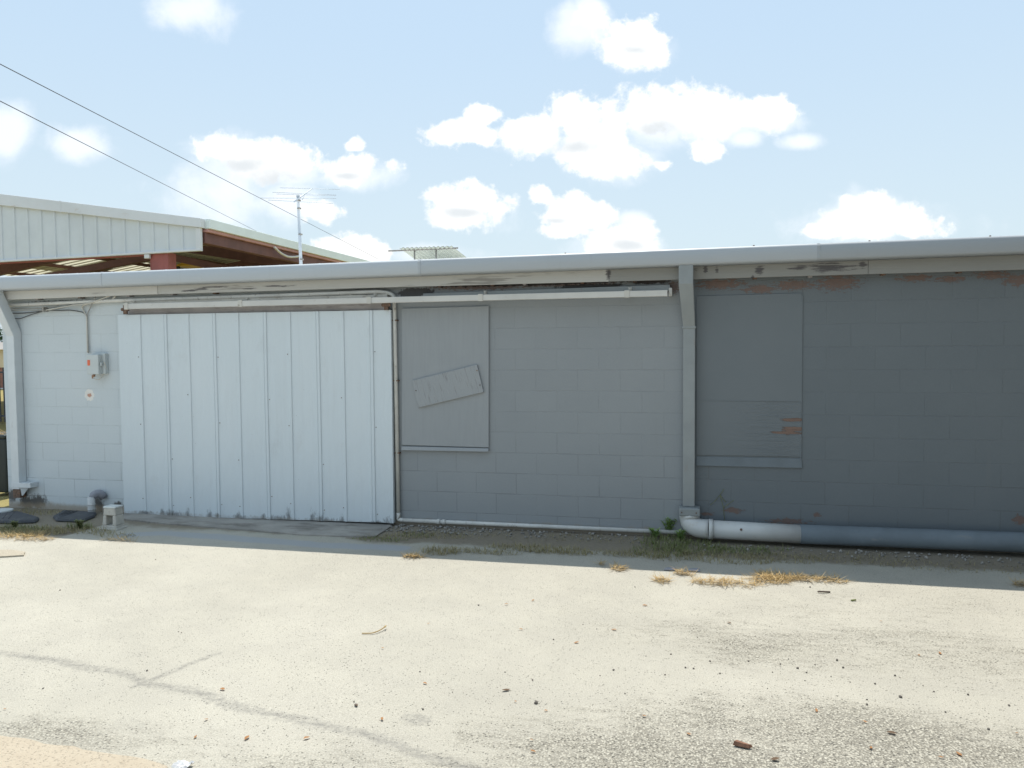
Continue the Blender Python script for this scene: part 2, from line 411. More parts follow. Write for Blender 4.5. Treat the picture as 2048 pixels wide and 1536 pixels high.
def mat_dirt(name, lo, hi, sc=14):
    m, t, b = newmat(name)
    p = t.pos()
    c = t.mix(t.noise(p, sc, 7, .7), lo, hi)
    v = t.vor(p, 70); st = t.ramp(v.outputs['Distance'], .35, .12)
    pick = t.ramp(t.noise(p, 38, 2), .5, .6)
    c = t.mix(t.math('MULTIPLY', st, t.math('MULTIPLY', pick, .6)), c, tuple(min(1, k*1.6) for k in hi))
    dk = t.ramp(t.noise(p, 55, 4, .7), .6, .72)
    c = t.mix(t.math('MULTIPLY', dk, .5), c, tuple(k*.4 for k in lo))
    t.set(b.inputs['Base Color'], c); b.inputs['Roughness'].default_value = .95; b.inputs['Specular IOR Level'].default_value = .15
    t.set(b.inputs['Normal'], t.bump(t.math('ADD', t.noise(p, 60, 5, .75), st), .7, .012))
    return m
def mat_panelwood():
    m, t, b = newmat("painted_plywood")
    p = t.pos()
    c = t.mix(t.noise(p, 2, 4, .6), (.30, .322, .338), (.345, .363, .376))
    g = t.noise(t.scale(p, (40, 1, 3.0)), 1, 5, .6, .6)
    c = t.mul(c, t.mix(t.ramp(g, .35, .6), (.97, .97, .97), (1.01, 1.01, 1.01)))
    t.set(b.inputs['Base Color'], c); b.inputs['Roughness'].default_value = .65
    t.set(b.inputs['Normal'], t.bump(g, .12, .004))
    return m
def mat_ply_right():
    m, t, b = newmat("peeling_plywood")
    p = t.pos(); x, y, z = t.sep(p)
    c = t.mix(t.noise(p, 2, 4, .6), (.154, .179, .196), (.186, .209, .224))
    g = t.noise(t.scale(p, (4, 1, 48)), 1, 5, .65, 1.0)
    q = P(1582, 852, -.03); lst = [(P(1585, 840, -.03).x, P(1585, 840, -.03).z, .17, .022), (P(1588, 858, -.03).x, P(1588, 858, -.03).z, .15, .035), (P(1575, 866, -.03).x, P(1575, 866, -.03).z, .20, .025)]
    f = t.blobs(x, z, lst)
    k = t.ramp(t.math('ADD', f, t.math('MULTIPLY', t.math('SUBTRACT', t.noise(t.scale(p, (7, 1, 60)), 1, 6, .7), .5), 1.9)), .3, .42)
    c = t.mix(t.math('MULTIPLY', k, .9), c, t.mix(g, (.15, .095, .075), (.29, .18, .13)))
    z1 = P(1500, 803, -.03).z; rough = t.ramp(x, P(1420, 850, -.03).x, P(1560, 850, -.03).x)
    low = t.math('MULTIPLY', t.math('LESS_THAN', z, z1), rough)
    t.set(b.inputs['Base Color'], c); b.inputs['Roughness'].default_value = .65
    h = t.math('MULTIPLY', g, t.math('MULTIPLY_ADD', low, 1.0, .06))
    t.set(b.inputs['Normal'], t.bump(t.math('SUBTRACT', h, t.math('MULTIPLY', k, .3)), .8, .012))
    return m
def mat_crackwood():
    m, t, b = newmat("cracked_plank")
    p = t.pos(); ang = R(15)
    mp = t.n('ShaderNodeMapping'); t.set(mp.inputs[0], p); mp.inputs[2].default_value = (0, ang*1.05, 0)
    g = t.noise(t.scale(mp.outputs[0], (85, 1, 5)), 1, 5, .65, .4)
    cr = t.ramp(g, .43, .36)
    c = t.mix(t.math('MULTIPLY', cr, .55), t.mix(t.noise(p, 5), (.325, .345, .36), (.365, .382, .393)), (.19, .18, .18))
    t.set(b.inputs['Base Color'], c); b.inputs['Roughness'].default_value = .7
    t.set(b.inputs['Normal'], t.bump(g, .6, .01))
    return m
def mat_roofpanel(name, lo, hi):
    return paint(name, lo, .45, .06, 1.2, .08, 30, hi, .1, (.8, 3, 3))
M = {}
M['wall'] = mat_wall(); M['fascia'] = mat_fascia('weathered_board', (.58, .57, .54), (.68, .67, .64), .62); M['fascia_shade1'] = mat_fascia('half_shade_board', (.49, .485, .46), (.58, .575, .55), .58); M['fascia_shade2'] = mat_fascia('full_shade_board', (.28, .282, .27), (.345, .345, .33), .5); M['gutter'] = mat_gutter(); M['gutter_shade1'] = mat_gutter(.89); M['gutter_shade2'] = mat_gutter(.77); M['pave'] = mat_pavement()  # numbered fascia and gutter copies have rightward shade mixed into their colour
M['ply'] = mat_panelwood(); M['plyr'] = mat_ply_right(); M['plank'] = mat_crackwood()
M['trim'] = paint('cream_trim', (.62, .60, .55), .55, .10, 4, .2, 90, (.25, .20, .15), .25, (9, 9, 16))
M['rail'] = paint('rail_paint', (.62, .61, .58), .5, .06, 3, .1, 90, (.28, .19, .13), .12, (7, 12, 20))
M['rust'] = paint('rusty_steel', (.15, .10, .075), .8, .4, 30, .5, 200, (.35, .16, .07), .5, (40, 40, 40))
M['header'] = paint('header_wood', (.42, .39, .385), .8, .12, 6, .3, 120, (.14, .12, .11), .45, (3, 8, 40))
M['pipe'] = paint('pipe_paint', (.66, .655, .62), .45, .08, 6, .1, 120, (.22, .17, .13), .22, (25, 25, 12))
M['pvc'] = paint('white_pvc', (.60, .61, .60), .32, .05, 4, .05, 120, (.45, .38, .28), .12, (5, 9, 9))
M['pvcgrey'] = paint('grey_painted_pvc', (.165, .20, .228), .78, .12, 3, .12, 100, (.30, .29, .26), .1, (3, 8, 8))
M['sill2'] = paint('bluish_sill', (.155, .184, .206), .6, .08, 4, .1)
M['spout'] = paint('spout_paint', (.285, .31, .318), .45, .07, 4, .08, 100, (.28, .26, .24), .15, (14, 14, 3))
M['spoutw'] = paint('white_spout_paint', (.66, .70, .72), .42, .05, 4, .08, 100, (.35, .30, .25), .08, (14, 14, 3))
M['roofw'] = paint('white_roof', (.72, .73, .74), .4, .05, 1, .06, 40)
M['plastic'] = paint('grey_plastic_box', (.56, .60, .60), .4, .04, 5, .05, 100)
M['orange'] = paint('orange_sticker', (.80, .17, .08), .5, .05, 20, .02)
M['cable_w'] = paint('white_cable', (.62, .60, .54), .5, .08, 8, .02)
M['cable_k'] = paint('dark_cable', (.10, .105, .11), .5, .1, 8, .02)
M['cable_g'] = paint('grey_cable', (.36, .35, .33), .5, .1, 8, .02)
M['brass'] = paint('corroded_brass', (.36, .20, .12), .5, .3, 60, .2, 200, metallic=.3)
M['concrete'] = paint('cast_concrete', (.52, .50, .45), .9, .12, 9, .5, 110, (.22, .20, .17), .25, (9, 9, 9))
M['mat'] = paint('black_rubber', (.06, .065, .075), .6, .2, 7, .25, 90, (.22, .20, .16), .25, (9, 9, 9))
M['lid'] = paint('white_lid', (.62, .65, .64), .5, .05, 9, .05)
M['dirt'] = mat_dirt('bare_dirt', (.20, .165, .12), (.38, .325, .245))
M['sand'] = mat_dirt('sandy_dirt', (.44, .37, .28), (.56, .49, .385), 9)
M['apron'] = paint('apron_concrete', (.335, .315, .285), .9, .18, 2.6, .45, 120, (.17, .155, .135), .6, (2.6, 7, 3), world=True)
M['asph'] = paint('blue_grey_asphalt', (.30, .315, .335), .9, .12, 5, .6, 140, (.42, .42, .41), .35, (5, 14, 5), world=True)
M['patch'] = mat_dirt('pale_sandy_patch', (.42, .37, .29), (.50, .45, .36), 9)
M['field'] = mat_dirt('dry_grass_field', (.22, .19, .08), (.40, .34, .15), 3)
M['barnw'] = paint('white_shed_panel', (.66, .70, .725), .4, .04, 1.5, .03, 30)
M['barnt'] = paint('shed_trim', (.70, .72, .74), .38, .04, 1.5, .03, 30, (.45, .33, .24), .05, (2, 2, 6))
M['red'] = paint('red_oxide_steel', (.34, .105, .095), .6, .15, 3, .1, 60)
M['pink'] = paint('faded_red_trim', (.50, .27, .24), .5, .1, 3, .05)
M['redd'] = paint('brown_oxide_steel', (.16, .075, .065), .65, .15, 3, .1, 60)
M['barnroof'] = paint('galvanised_underside', (.46, .45, .41), .5, .12, 1, .05, 30)
M['skylite'] = paint('translucent_panel', (.62, .60, .50), .5, .06, 2, .05)
M['eave'] = paint('pale_green_eave', (.82, .89, .87), .4, .04, 2, .03)
M['yellow'] = paint('machine_yellow', (.72, .42, .04), .45, .06, 4, .05)
M['black'] = paint('black_rubber_tyre', (.03, .03, .03), .7, .2, 9, .1)
M['alu'] = paint('weathered_aluminium', (.60, .65, .70), .4, .06, 20, .05)
M['galv'] = paint('galvanised_pipe', (.32, .30, .27), .5, .15, 12, .1, metallic=.3)
M['fibre'] = paint('fibreglass_sheet', (.60, .63, .54), .5, .06, 3, .05)
M['wire'] = paint('power_line', (.06, .065, .08), .6, .05, 5, 0)
M['bin'] = paint('dark_bin_plastic', (.018, .03, .034), .5, .1, 5, .1)
M['blockerm'] = paint('dark_blocker_skin', (.06, .065, .07), .55, .1, 1, .05, 30)  # dark skin of the added light-blocking mass
M['bark'] = paint('bark', (.11, .085, .065), .9, .25, 12, .6, 60)

# ------------------------------------------------------------------ storage building
bld = thing('storage_building', (0, 0, 0), 'long low painted block building with a sliding metal door and a white eave gutter', 'building')
XL, XR, DEP = P(14, 900).x, 5.0, 6.0
ROOF_Z = 2.57
w = MB()
w.box(XL, XR, 0, .2, -.15, ROOF_Z-.02); w.box(XL, XL+.2, .2, DEP, -.15, ROOF_Z-.02); w.box(XR-.2, XR, .2, DEP, -.15, ROOF_Z-.02)
w.box(XL+.2, XR-.2, DEP-.2, DEP, -.15, ROOF_Z+.1)
w.build('wall', M['wall'], bld)
def gz(x, which):
    "gutter height along the eave, from the photograph's two ends"
    a = P(0, 552 if which == 't' else 580, -.27); b = P(2048, 469 if which == 't' else 505.5, -.27)
    k = (x-a.x)/(b.x-a.x); return a.z + (b.z-a.z)*k
GX0, GX1 = XL-.55, XR-.1
secs = []
SEAM = [P(838, 530, -.27).x, P(1637, 500, -.27).x]
for x in sorted([GX0 + (GX1-GX0)*i/40 for i in range(41)]+SEAM):
    zt, zb = gz(x, 't'), gz(x, 'b')
    wv = .0025*noise.noise((x*1.7, 3.3, 0))
    prof = [(-.10, zt-.012), (-.235, zt), (-.257, zt-.006), (-.268, zt-.022), (-.270+wv, (zt+zb)/2), (-.266, zb+.022), (-.258, zb+.006), (-.240, zb), (-.125, zb-.003), (-.125, zb+.05)]
    secs.append([(x, y, z) for y, z in prof])
gm = MB().sweep(secs, sm=True)
gut = gm.build('gutter', [M['gutter'], M['gutter_shade1'], M['gutter_shade2']], bld)
for p_ in gut.data.polygons: p_.material_index = sum(p_.center.x > q for q in SEAM)  # sections step darker to the right: shade put into the paint
for px in (200, 838, 1637):
    q = P(px, 540, -.27); zt, zb = gz(q.x, 't'), gz(q.x, 'b'); a = MB()
    for s0 in (0,):
        a.sweep([[(xx, y, z) for y, z in [(-.236, zt+.003), (-.259, zt-.003), (-.2725, zt-.022), (-.2735, (zt+zb)/2), (-.2695, zb+.02), (-.259, zb+.003), (-.2, zb-.004), (-.2, zb+.004), (-.255, zb+.01), (-.26, zt-.03), (-.236, zt-.006)]] for xx in (q.x-.012, q.x+.012)])
    a.build('seam', M[{200: 'gutter', 838: 'gutter_shade1', 1637: 'gutter_shade2'}[px]], gut)
for px in (1508, 1740, 1982, 1130, 470):
    q = P(px, 480, -.24); zt = gz(q.x, 't')
    MB().disc((q.x, -.22, zt-.002), (0, 0, 1), .008, .011, 8).build('screw_head', M['rust'], gut)
rf = MB()   # low metal roof behind the gutter
n = 60; xs = [GX0 + (GX1-GX0)*i/n for i in range(n+1)]
for i in range(n):
    x0, x1 = xs[i], xs[i+1]; z0, z1 = gz(x0, 't')-.006, gz(x1, 't')-.006
    rf.quad((x0, -.22, z0), (x1, -.22, z1), (x1, DEP+.2, z1+.19), (x0, DEP+.2, z0+.19))
    rf.quad((x0, DEP+.2, z0+.11), (x1, DEP+.2, z1+.11), (x1, -.12, z1-.05), (x0, -.12, z0-.05))
    rf.hexa([(x0-.012, -.20, z0), (x0+.012, -.20, z0), (x0+.012, DEP+.2, z0+.19), (x0-.012, DEP+.2, z0+.19)], [(x0-.006, -.20, z0+.012), (x0+.006, -.20, z0+.012), (x0+.006, DEP+.2, z0+.202), (x0-.006, DEP+.2, z0+.202)])
rf.build('roof', M['roofw'], bld)
# fascia board under the gutter
fa = MB(); secs = []
FB = [(0, 600), (300, 588.8), (760, 574.8), (1355, 559.3), (2048, 539)]
def fb_z(x):
    pts = [P(a, b, -.115) for a, b in FB]
    if x <= pts[0].x: pts2 = pts[:2]
    elif x >= pts[-1].x: pts2 = pts[-2:]
    else:
        for i in range(4):
            if pts[i].x <= x <= pts[i+1].x: pts2 = pts[i:i+2]; break
    a, b = pts2; return a.z + (b.z-a.z)*(x-a.x)/(b.x-a.x)
cuts = [GX0, P(316, 575, -.11).x, P(1218, 545, -.11).x, P(1736, 530, -.11).x, GX1]
for i in range(4):
    m = MB(); a, b = cuts[i]+.0015, cuts[i+1]-.0015; secs = []
    for k in range(9):
        x = a + (b-a)*k/8; zb, zt = fb_z(x), gz(x, 'b')+.045
        off = [0, .004, -.003, .003][i]
        secs.append([(x, -.118+off, zb), (x, -.08, zb), (x, -.08, zt), (x, -.118+off, zt)])
    m.sweep(secs); m.build('fascia_board', (M['fascia'], M['fascia_shade1'], M['fascia_shade2'], M['fascia_shade2'])[i], bld, .002)  # boards get darker rightward, shade painted into the wood colour
# rafter ends that show as dark notches below the board
for px in (75, 160, 258, 345, 430, 880, 985, 1050, 1165, 1270, 1510, 1620, 1766, 1918):
    q = P(px, 560, -.05); z = fb_z(q.x)
    MB().box(q.x-.016, q.x+.016, -.075, .0-.002, z-.010, z+.06).build('rafter_end', M['rust'] if px % 3 else M['header'], bld)
# soffit so that no light leaks under the roof
sf = MB(); sf.box(GX0, GX1, -.079, -.001, ROOF_Z-.075, ROOF_Z-.06); sf.build('soffit', M['header'], bld)

# added block, unseen on the right, that keeps light off that wall end
WX = 4.95
k = MB(); prw = []
y = -.35
while y > -13:
    prw += [(y, 0), (y-.19, 0), (y-.21, .03), (y-.26, .03), (y-.28, 0)]; y -= .30
k.sweep([[(WX-d, yy, -.1) for yy, d in prw], [(WX-d, yy, 7.4) for yy, d in prw]], closed=False)
k.box(WX+.005, WX+7, -13, -.36, -.1, 7.4)
k.build('light_blocker', M['blockerm'], bld)
k = MB(); k.box(WX-.06, WX+7.05, -13.05, -.31, 7.402, 7.6); k.build('light_blocker_cap', M['spout'], bld)

# sliding door
DY = -.085
dq = [P(236, 630, DY), P(781, 620, DY), P(787.5, 1046, DY), P(248, 1029, DY)]
dx0, dx1 = (dq[0].x+dq[3].x)/2, (dq[1].x+dq[2].x)/2
dzb0, dzb1, dzt0, dzt1 = dq[3].z, dq[2].z, dq[0].z, dq[1].z
def dxp(px, py=730): return P(px, py, DY-.01).x
nar = [281.5, 378, 477, 580, 686.5]; wid = [331, 428, 529, 634, 741]
ev = sorted([(dxp(p), .009, .011) for p in nar] + [(dxp(p), .026, .012) for p in wid])
prof = [(dx0, 0), (dx0+.012, 0)]
for (x, hw, h) in ev:
    prof += [(x-hw-.007, 0), (x-hw, h), (x+hw, h), (x+hw+.007, 0)]
    if hw > .02: prof[-3:-2] = [(x-hw, h), (x-.006, h), (x-.003, h-.005), (x+.003, h-.005), (x+.006, h)]
prof += [(dx1-.012, 0), (dx1, 0)]
dm = MB(); top = []; bot = []; back_t = []; back_b = []; secs = []
NZ = 14
for k in range(NZ+1):
    f = k/NZ; sec = []
    for (x, h) in prof:
        q = (x-dx0)/(dx1-dx0); zb = dzb0+(dzb1-dzb0)*q; zt = dzt0+(dzt1-dzt0)*q
        bend = .006*noise.noise((x*2.1, f*2.2, .3)) + (.012*max(0, .14-f)*7*noise.noise((x*5, 0, 4.2)))
        if k == 0: zb += .012*noise.noise((x*6.3, 1.1, 0))
        sec.append((x, DY-h-bend, zb+(zt-zb)*f))
    secs.append(sec)
dm.sweep(secs, closed=False)
for k in range(NZ):       # edges
    for idx in (0, -1):
        a, b_ = secs[k][idx], secs[k+1][idx]
        pts = [a, (a[0], -.045, a[2]), (b_[0], -.045, b_[2]), b_]
        dm.quad(*(pts if idx == 0 else pts[::-1]))
for i in range(len(prof)-1):
    a, b_ = secs[-1][i], secs[-1][i+1]; dm.quad(a, b_, (b_[0], -.045, b_[2]), (a[0], -.045, a[2]))
dm.quad((dx1, -.045, dzb1), (dx0, -.045, dzb0), (dx0, -.045, dzt0), (dx1, -.045, dzt1))
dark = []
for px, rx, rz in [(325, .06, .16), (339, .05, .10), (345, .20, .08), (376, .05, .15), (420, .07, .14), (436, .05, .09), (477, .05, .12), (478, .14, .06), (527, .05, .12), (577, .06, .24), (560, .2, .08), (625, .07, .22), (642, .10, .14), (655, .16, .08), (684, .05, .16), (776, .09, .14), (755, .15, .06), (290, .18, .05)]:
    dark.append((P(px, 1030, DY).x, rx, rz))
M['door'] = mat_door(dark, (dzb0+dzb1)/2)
door = dm.build('sliding_door', M['door'], bld)
scm = None
def dot(c, nrm, r, h, name, mat, parent):
    return MB().disc(c, nrm, r, h, 8).build(name, mat, parent)
for n_, (x, hw, h) in enumerate(ev):
    for z in ((.16, 1.0, 1.75), (.12, .62), (.2, 1.3))[n_ % 3]:
        z += .09*noise.noise((x*9, z*3, 0)); dot((x+(hw+.02)*(1 if n_ % 2 else -1), DY-.001, z), (0, -1, 0), .0045, .005, 'screw', M['rust'], door)
for px, py in ((250, 619), (772, 610)):
    q = P(px, py, -.12); hm = MB(); hm.box(q.x-.02, q.x+.02, -.125, -.10, q.z-.05, q.z+.045); hm.disc((q.x-.03, -.128, q.z+.0), (0, 1, 0), .018, .02, 10); hm.disc((q.x+.03, -.128, q.z+.0), (0, 1, 0), .018, .02, 10)
    hm.build('hanger', M['rust'], door)
# dark gap beside the door
# track: box rail, brackets, flat trims
RY = -.165
def zl(x, A, B, y):
    a, b = P(*A, y), P(*B, y); return a.z+(b.z-a.z)*(x-a.x)/(b.x-a.x)
rx0, rx1 = P(254, 612, RY).x, P(1335, 586, RY).x
tr = MB(); secs = []
for i in range(13):
    x = rx0+(rx1-rx0)*i/12; zt = zl(x, (240, 607.5), (1335, 579.8), RY); zb = zl(x, (258, 618), (1335, 592.3), RY)
    secs.append([(x, RY, zb), (x, RY+.05, zb), (x, RY+.05, zt), (x, RY, zt)])
tr.sweep(secs)
trk = tr.build('door_track', M['rail'], bld, .004)
for px in (252, 480, 738, 961, 1254):
    x = P(px, 605, RY).x; zt = zl(x, (240, 607.5), (1335, 579.8), RY); zb = zl(x, (258, 618), (1335, 592.3), RY)
    k = MB(); k.box(x-.024, x+.024, RY-.006, RY+.056, zb-.004, zt+.006); k.box(x+.004, x+.036, -.06, -.045, zt, zt+.045); k.disc((x+.02, -.06, zt+.028), (0, -1, 0), .012, .012, 8)
    k.box(x-.02, x+.02, RY+.05, -.046, zt-.02, zt+.004)
    k.build('bracket', M['trim'], trk, .002)
def strip(name, A0, A1, B0, B1, y, mat, th=.03, parent=bld):
    xa, xb = P(*A0, y).x, P(*A1, y).x; secs = []
    for i in range(9):
        x = xa+(xb-xa)*i/8; zt = zl(x, A0, A1, y); zb = zl(x, B0, B1, y); secs.append([(x, y, zb), (x, y+th, zb), (x, y+th, zt), (x, y, zt)])
    m = MB(); m.sweep(secs); return m.build(name, mat, parent, .003)
strip('track_board', (258, 603.5), (774, 588), (258, 613), (774, 599), -.052, M['trim'], .05)
strip('track_board', (846, 587), (1340, 569), (846, 598), (1340, 581), -.052, M['spout'], .05)
strip('header_board', (256, 616), (776, 604), (256, 634), (776, 626), -.035, M['header'], .032)
MB().box(P(1341, 575, -.06).x-.015, P(1341, 575, -.06).x+.015, -.1, -.002, P(1341, 592, -.06).z, P(1341, 576, -.06).z).build('track_stop', M['rail'], bld, .003)

# boarded windows
def window(px0, px1, pt, pb, mat, y, sill, sillmat, name='boarded_window', seam=None):
    a = P(px0, pt[0], y); b = P(px1, pt[1], y); c = P(px1, pb[1], y); d = P(px0, pb[0], y)
    m = MB(); m.hexa([(a.x, y, a.z), (b.x, y, b.z), (c.x, y, c.z), (d.x, y, d.z)][::-1], [(a.x, -.001, a.z), (b.x, -.001, b.z), (c.x, -.001, c.z), (d.x, -.001, d.z)][::-1])
    o = m.build(name, mat, bld, .003)
    e = MB(); q0, q1 = P(px0, sill[0], y), P(px1, sill[1], y); q2, q3 = P(px1, sill[3], y), P(px0, sill[2], y)
    yy = y-(.022 if y < -.02 else .010)
    e.hexa([(q3.x, yy, q3.z), (q2.x, yy, q2.z), (q2.x, -.001, q2.z), (q3.x, -.001, q3.z)], [(q0.x, yy+.012, q0.z), (q1.x, yy+.012, q1.z), (q1.x, -.001, q1.z), (q0.x, -.001, q0.z)])
    e.build('sill', sillmat, o, .004)
    return o
win = window(803.5, 977.5, (617, 612), (890, 895), M['ply'], -.022, (892.5, 896.5, 900, 903), M['ply'])
ql = [P(826, 761, -.024), P(955, 729, -.024), P(968, 784, -.024), P(838, 815, -.024)]
pk = MB(); pk.hexa([(q.x, -.045, q.z) for q in ql][::-1], [(q.x, -.0225, q.z) for q in ql][::-1])
pl = pk.build('plank', M['plank'], win, .002)
for px, py in ((954, 741), (960, 770), (832, 781)):
    q = P(px, py, -.045); dot((q.x, -.0445, q.z), (0, -1, 0), .006, .004, 'nail_head', M['rust'], pl)
winr = window(1392.5, 1604, (592, 586), (910, 914), M['plyr'], -.008, (913, 917, 931, 936), M['sill2'])
sm = MB(); q0, q1 = P(1393, 801, -.026), P(1604, 803, -.026); sm.box(q0.x, q1.x-.004, -.0105, -.0075, q0.z-.003, q0.z+.004); sm.build('seam_batten', M['plyr'], winr)
ve = MB(); q0, q1 = P(1605, 590, -.026), P(1606, 925, -.026); ve.box(q0.x-.004, q0.x+.006, -.011, -.001, q1.z, q0.z); ve.build('edge_trim', M['plyr'], winr, .002)

# downspouts
def square_path(pts, wx, wy, ups):
    "rectangular tube through pts with mitred sections"
    secs = []
    for p, (dx, nx) in zip(pts, ups):
        p = Vector(p); secs.append([p+Vector((-wx/2, 0, 0))-nx*wy/2, p+Vector((wx/2, 0, 0))-nx*wy/2, p+Vector((wx/2, 0, 0))+nx*wy/2, p+Vector((-wx/2, 0, 0))+nx*wy/2])
    return secs
def downspout(x_top, x_bot, yt, zt, zs, ze, zb, wx, wy, mat, label=None, yw=-.06, wt=None):
    nY = Vector((0, 1, 0)); mit = Vector((0, 1, .45))
    pts = [(x_top, yt, zt), (x_top, yt, zs), (x_bot, yw, ze), (x_bot, yw, zb)]
    secs = []
    for (p, n_, ww) in zip(pts, [nY, mit, mit, nY], [wt or wx, wt or wx, wx, wx]):
        p = Vector(p); h = n_*(wy/2)
        secs.append([p+Vector((-ww/2, 0, 0))-h, p+Vector((ww/2, 0, 0))-h, p+Vector((ww/2, 0, 0))+h, p+Vector((-ww/2, 0, 0))+h])
    m = MB(); m.sweep(secs); o = m.build('downspout', mat, bld, .006)
    if label: o['label'] = label
    return o
# right one drops into the PVC boot
xt = P(1372, 540, -.24).x; xb = P(1378, 800, -.105).x
zt = gz(xt, 'b')+.004; zs = P(1372, 563, -.25).z; ze = P(1378, 652, -.105).z; zb = P(1378, 1014, -.105).z
ds1 = downspout(xt, xb, -.212, zt, zs, ze, zb, .108, .085, M['spout'], 'grey downspout feeding the fat plastic drain pipe', -.055, .128)
k = MB(); k.box(xb-.062, xb+.062, -.104, -.010, ze-.02, ze-.003); k.build('collar', M['spout'], ds1, .003)
k = MB(); 
# left one
xt = P(-6, 590, -.2).x; xb = P(32, 800, -.06).x
zt = gz(xt, 'b')+.004; zs = zt-.05; ze = P(32, 668, -.06).z; zb = P(38, 977, -.06).z
ds2 = downspout(xt, xb, -.215, zt, zs, ze, zb, .10, .105, M['spoutw'], 'white square downspout near the left corner with a rusted broken foot', -.057)
k = MB(); k.box(xb-.054, xb+.20, -.1135, -.002, zb+.02, zb+.075); ds = k.build('strap', M['spoutw'], ds2, .003)
k = MB(); k.box(xb-.048, xb+.048, -.100, -.012, zb-.10, zb-.001); k.build('rusted_foot', M['rust'], ds2, .002)
k = MB(); k.hexa([(xb+.055, -.105, zb+.018), (xb+.13, -.06, zb+.018), (xb+.13, -.055, zb+.018), (xb+.055, -.10, zb+.018)], [(xb+.06, -.09, zb-.075), (xb+.068, -.085, zb-.075), (xb+.068, -.08, zb-.075), (xb+.06, -.085, zb-.075)]); k.build('bent_flap', M['spoutw'], ds2)

# ------------------------------------------------------------------ pipes
cy = -.03
top = [P(-30, 612.5, cy-.02), P(220, 601.5, cy-.02), P(500, 592.5, cy-.02), P(752, 583.3, cy-.02)]
vt = P(787, 592, cy-.02); vb = P(795.5, 1032, cy-.02)
g0 = P(806, 1041, cy-.02); g1 = P(1050, 1052, cy-.02); g2 = P(1385, 1067, cy-.02)
for v in top: v.y = cy-.02
for v in [vt, vb, g0, g1, g2]: v.y = -.03
el1 = arc(top[3], Vector((vt.x, vt.y, top[3].z-.003)), vt+Vector((0, 0, -.02)), 8)
vt2 = vt.copy(); vt2.y = -.026
cond = thing('conduit_pipe', (vb.x, vb.y, 0), 'slim painted pipe running under the eave, then down beside the sliding metal door', 'pipe')
c1 = MB(); c1.tube(top[:3]+el1+[vb], .0205, 12)
c1.build('pipe_run', M['pipe'], cond)
c2 = MB(); c2.tube([vb+Vector((0, 0, .03)), vb+Vector((.0, 0, -.03))]+arc(vb+Vector((0, 0, -.03)), Vector((vb.x, vb.y, g0.z)), g0, 6), .0215, 12); c2.build('elbow', M['pipe'], cond)
c3 = MB(); c3.tube([g0-Vector((.01, 0, 0)), g1, g2], .0205, 12); c3.build('ground_run', M['pipe'], cond)
for f in (.13, .15):
    q = g0.lerp(g2, f); k = MB(); k.tube([q-Vector((.018, 0, 0)), q+Vector((.018, 0, 0))], .026, 12)
    k.build('coupling', M['pipe'], cond)
for py in (640, 760, 905):
    q = vt.lerp(vb, (py-592)/(1032-592)); k = MB(); k.box(q.x-.026, q.x+.030, -.048, -.001, q.z-.006, q.z+.006); k.build('clip', M['rust'], cond)
for px in (480, 600, 700):
    q = P(px, 590, -.05); q.z = zl(q.x, (220, 601.5), (752, 583.3), -.05); k = MB(); k.box(q.x-.008, q.x+.008, -.05, -.001, q.z-.026, q.z+.02); k.build('clip', M['pipe'], cond)
# fat drain
dr = thing('drain_pipe', (xb, -.1, 0), 'fat plastic drain pipe lying along the foot of the wall from the grey downspout', 'pipe')
rad = .082
bx = ds1.matrix_world.translation.x; bx = P(1379, 1020, -.105).x
pz = lambda px, py: P(px, py, -.13)
pa = P(1418, 1058, -.14); pb_ = P(1600, 1068, -.14); pc = P(2048, 1085, -.14)
drx = (pb_-pa).normalized()
pe = pa + (pc-pa)*2.2
ztop = P(1379, 1030, -.10).z
e = MB(); e.tube([(bx, -.075, ztop+.005), (bx, -.078, ztop-.03)]+arc((bx, -.08, ztop-.05), (bx+.01, -.12, pa.z-.01), pa, 9), [rad*1.12, rad*1.12]+[rad*1.06]*10, 20)
e.build('elbow', M['pvc'], dr)
k = MB(); k.box(bx-.095, bx+.095, -.168, -.004, ztop, ztop+.075); k.build('boot', M['spout'], dr, .012)
for dx in (-.07, .06): dot((bx+dx, -.168, ztop+.035), (0, -1, 0), .007, .004, 'screw', M['rust'], dr)
k = MB(); k.tube([pa-drx*.004, pa+drx*.035], rad*1.12, 22); k.build('collar', M['pvc'], dr)
k = MB(); k.tube([pa, pb_], rad, 22); k.build('bare_section', M['pvc'], dr)['label'] = 'bare white section of drain pipe next to the elbow'
k = MB(); k.tube([pb_, pc, pe], rad*1.03, 22); k.build('painted_section', M['pvcgrey'], dr)['label'] = 'blue grey painted section of drain pipe'
q = P(1482, 1049, -.2); k = MB(); k.disc((q.x, pa.lerp(pb_, .35).y-rad*.93, pa.lerp(pb_, .35).z+rad*.34), (0, -1, .4), .011, .006, 10); k.build('screw_head', M['rust'], dr)

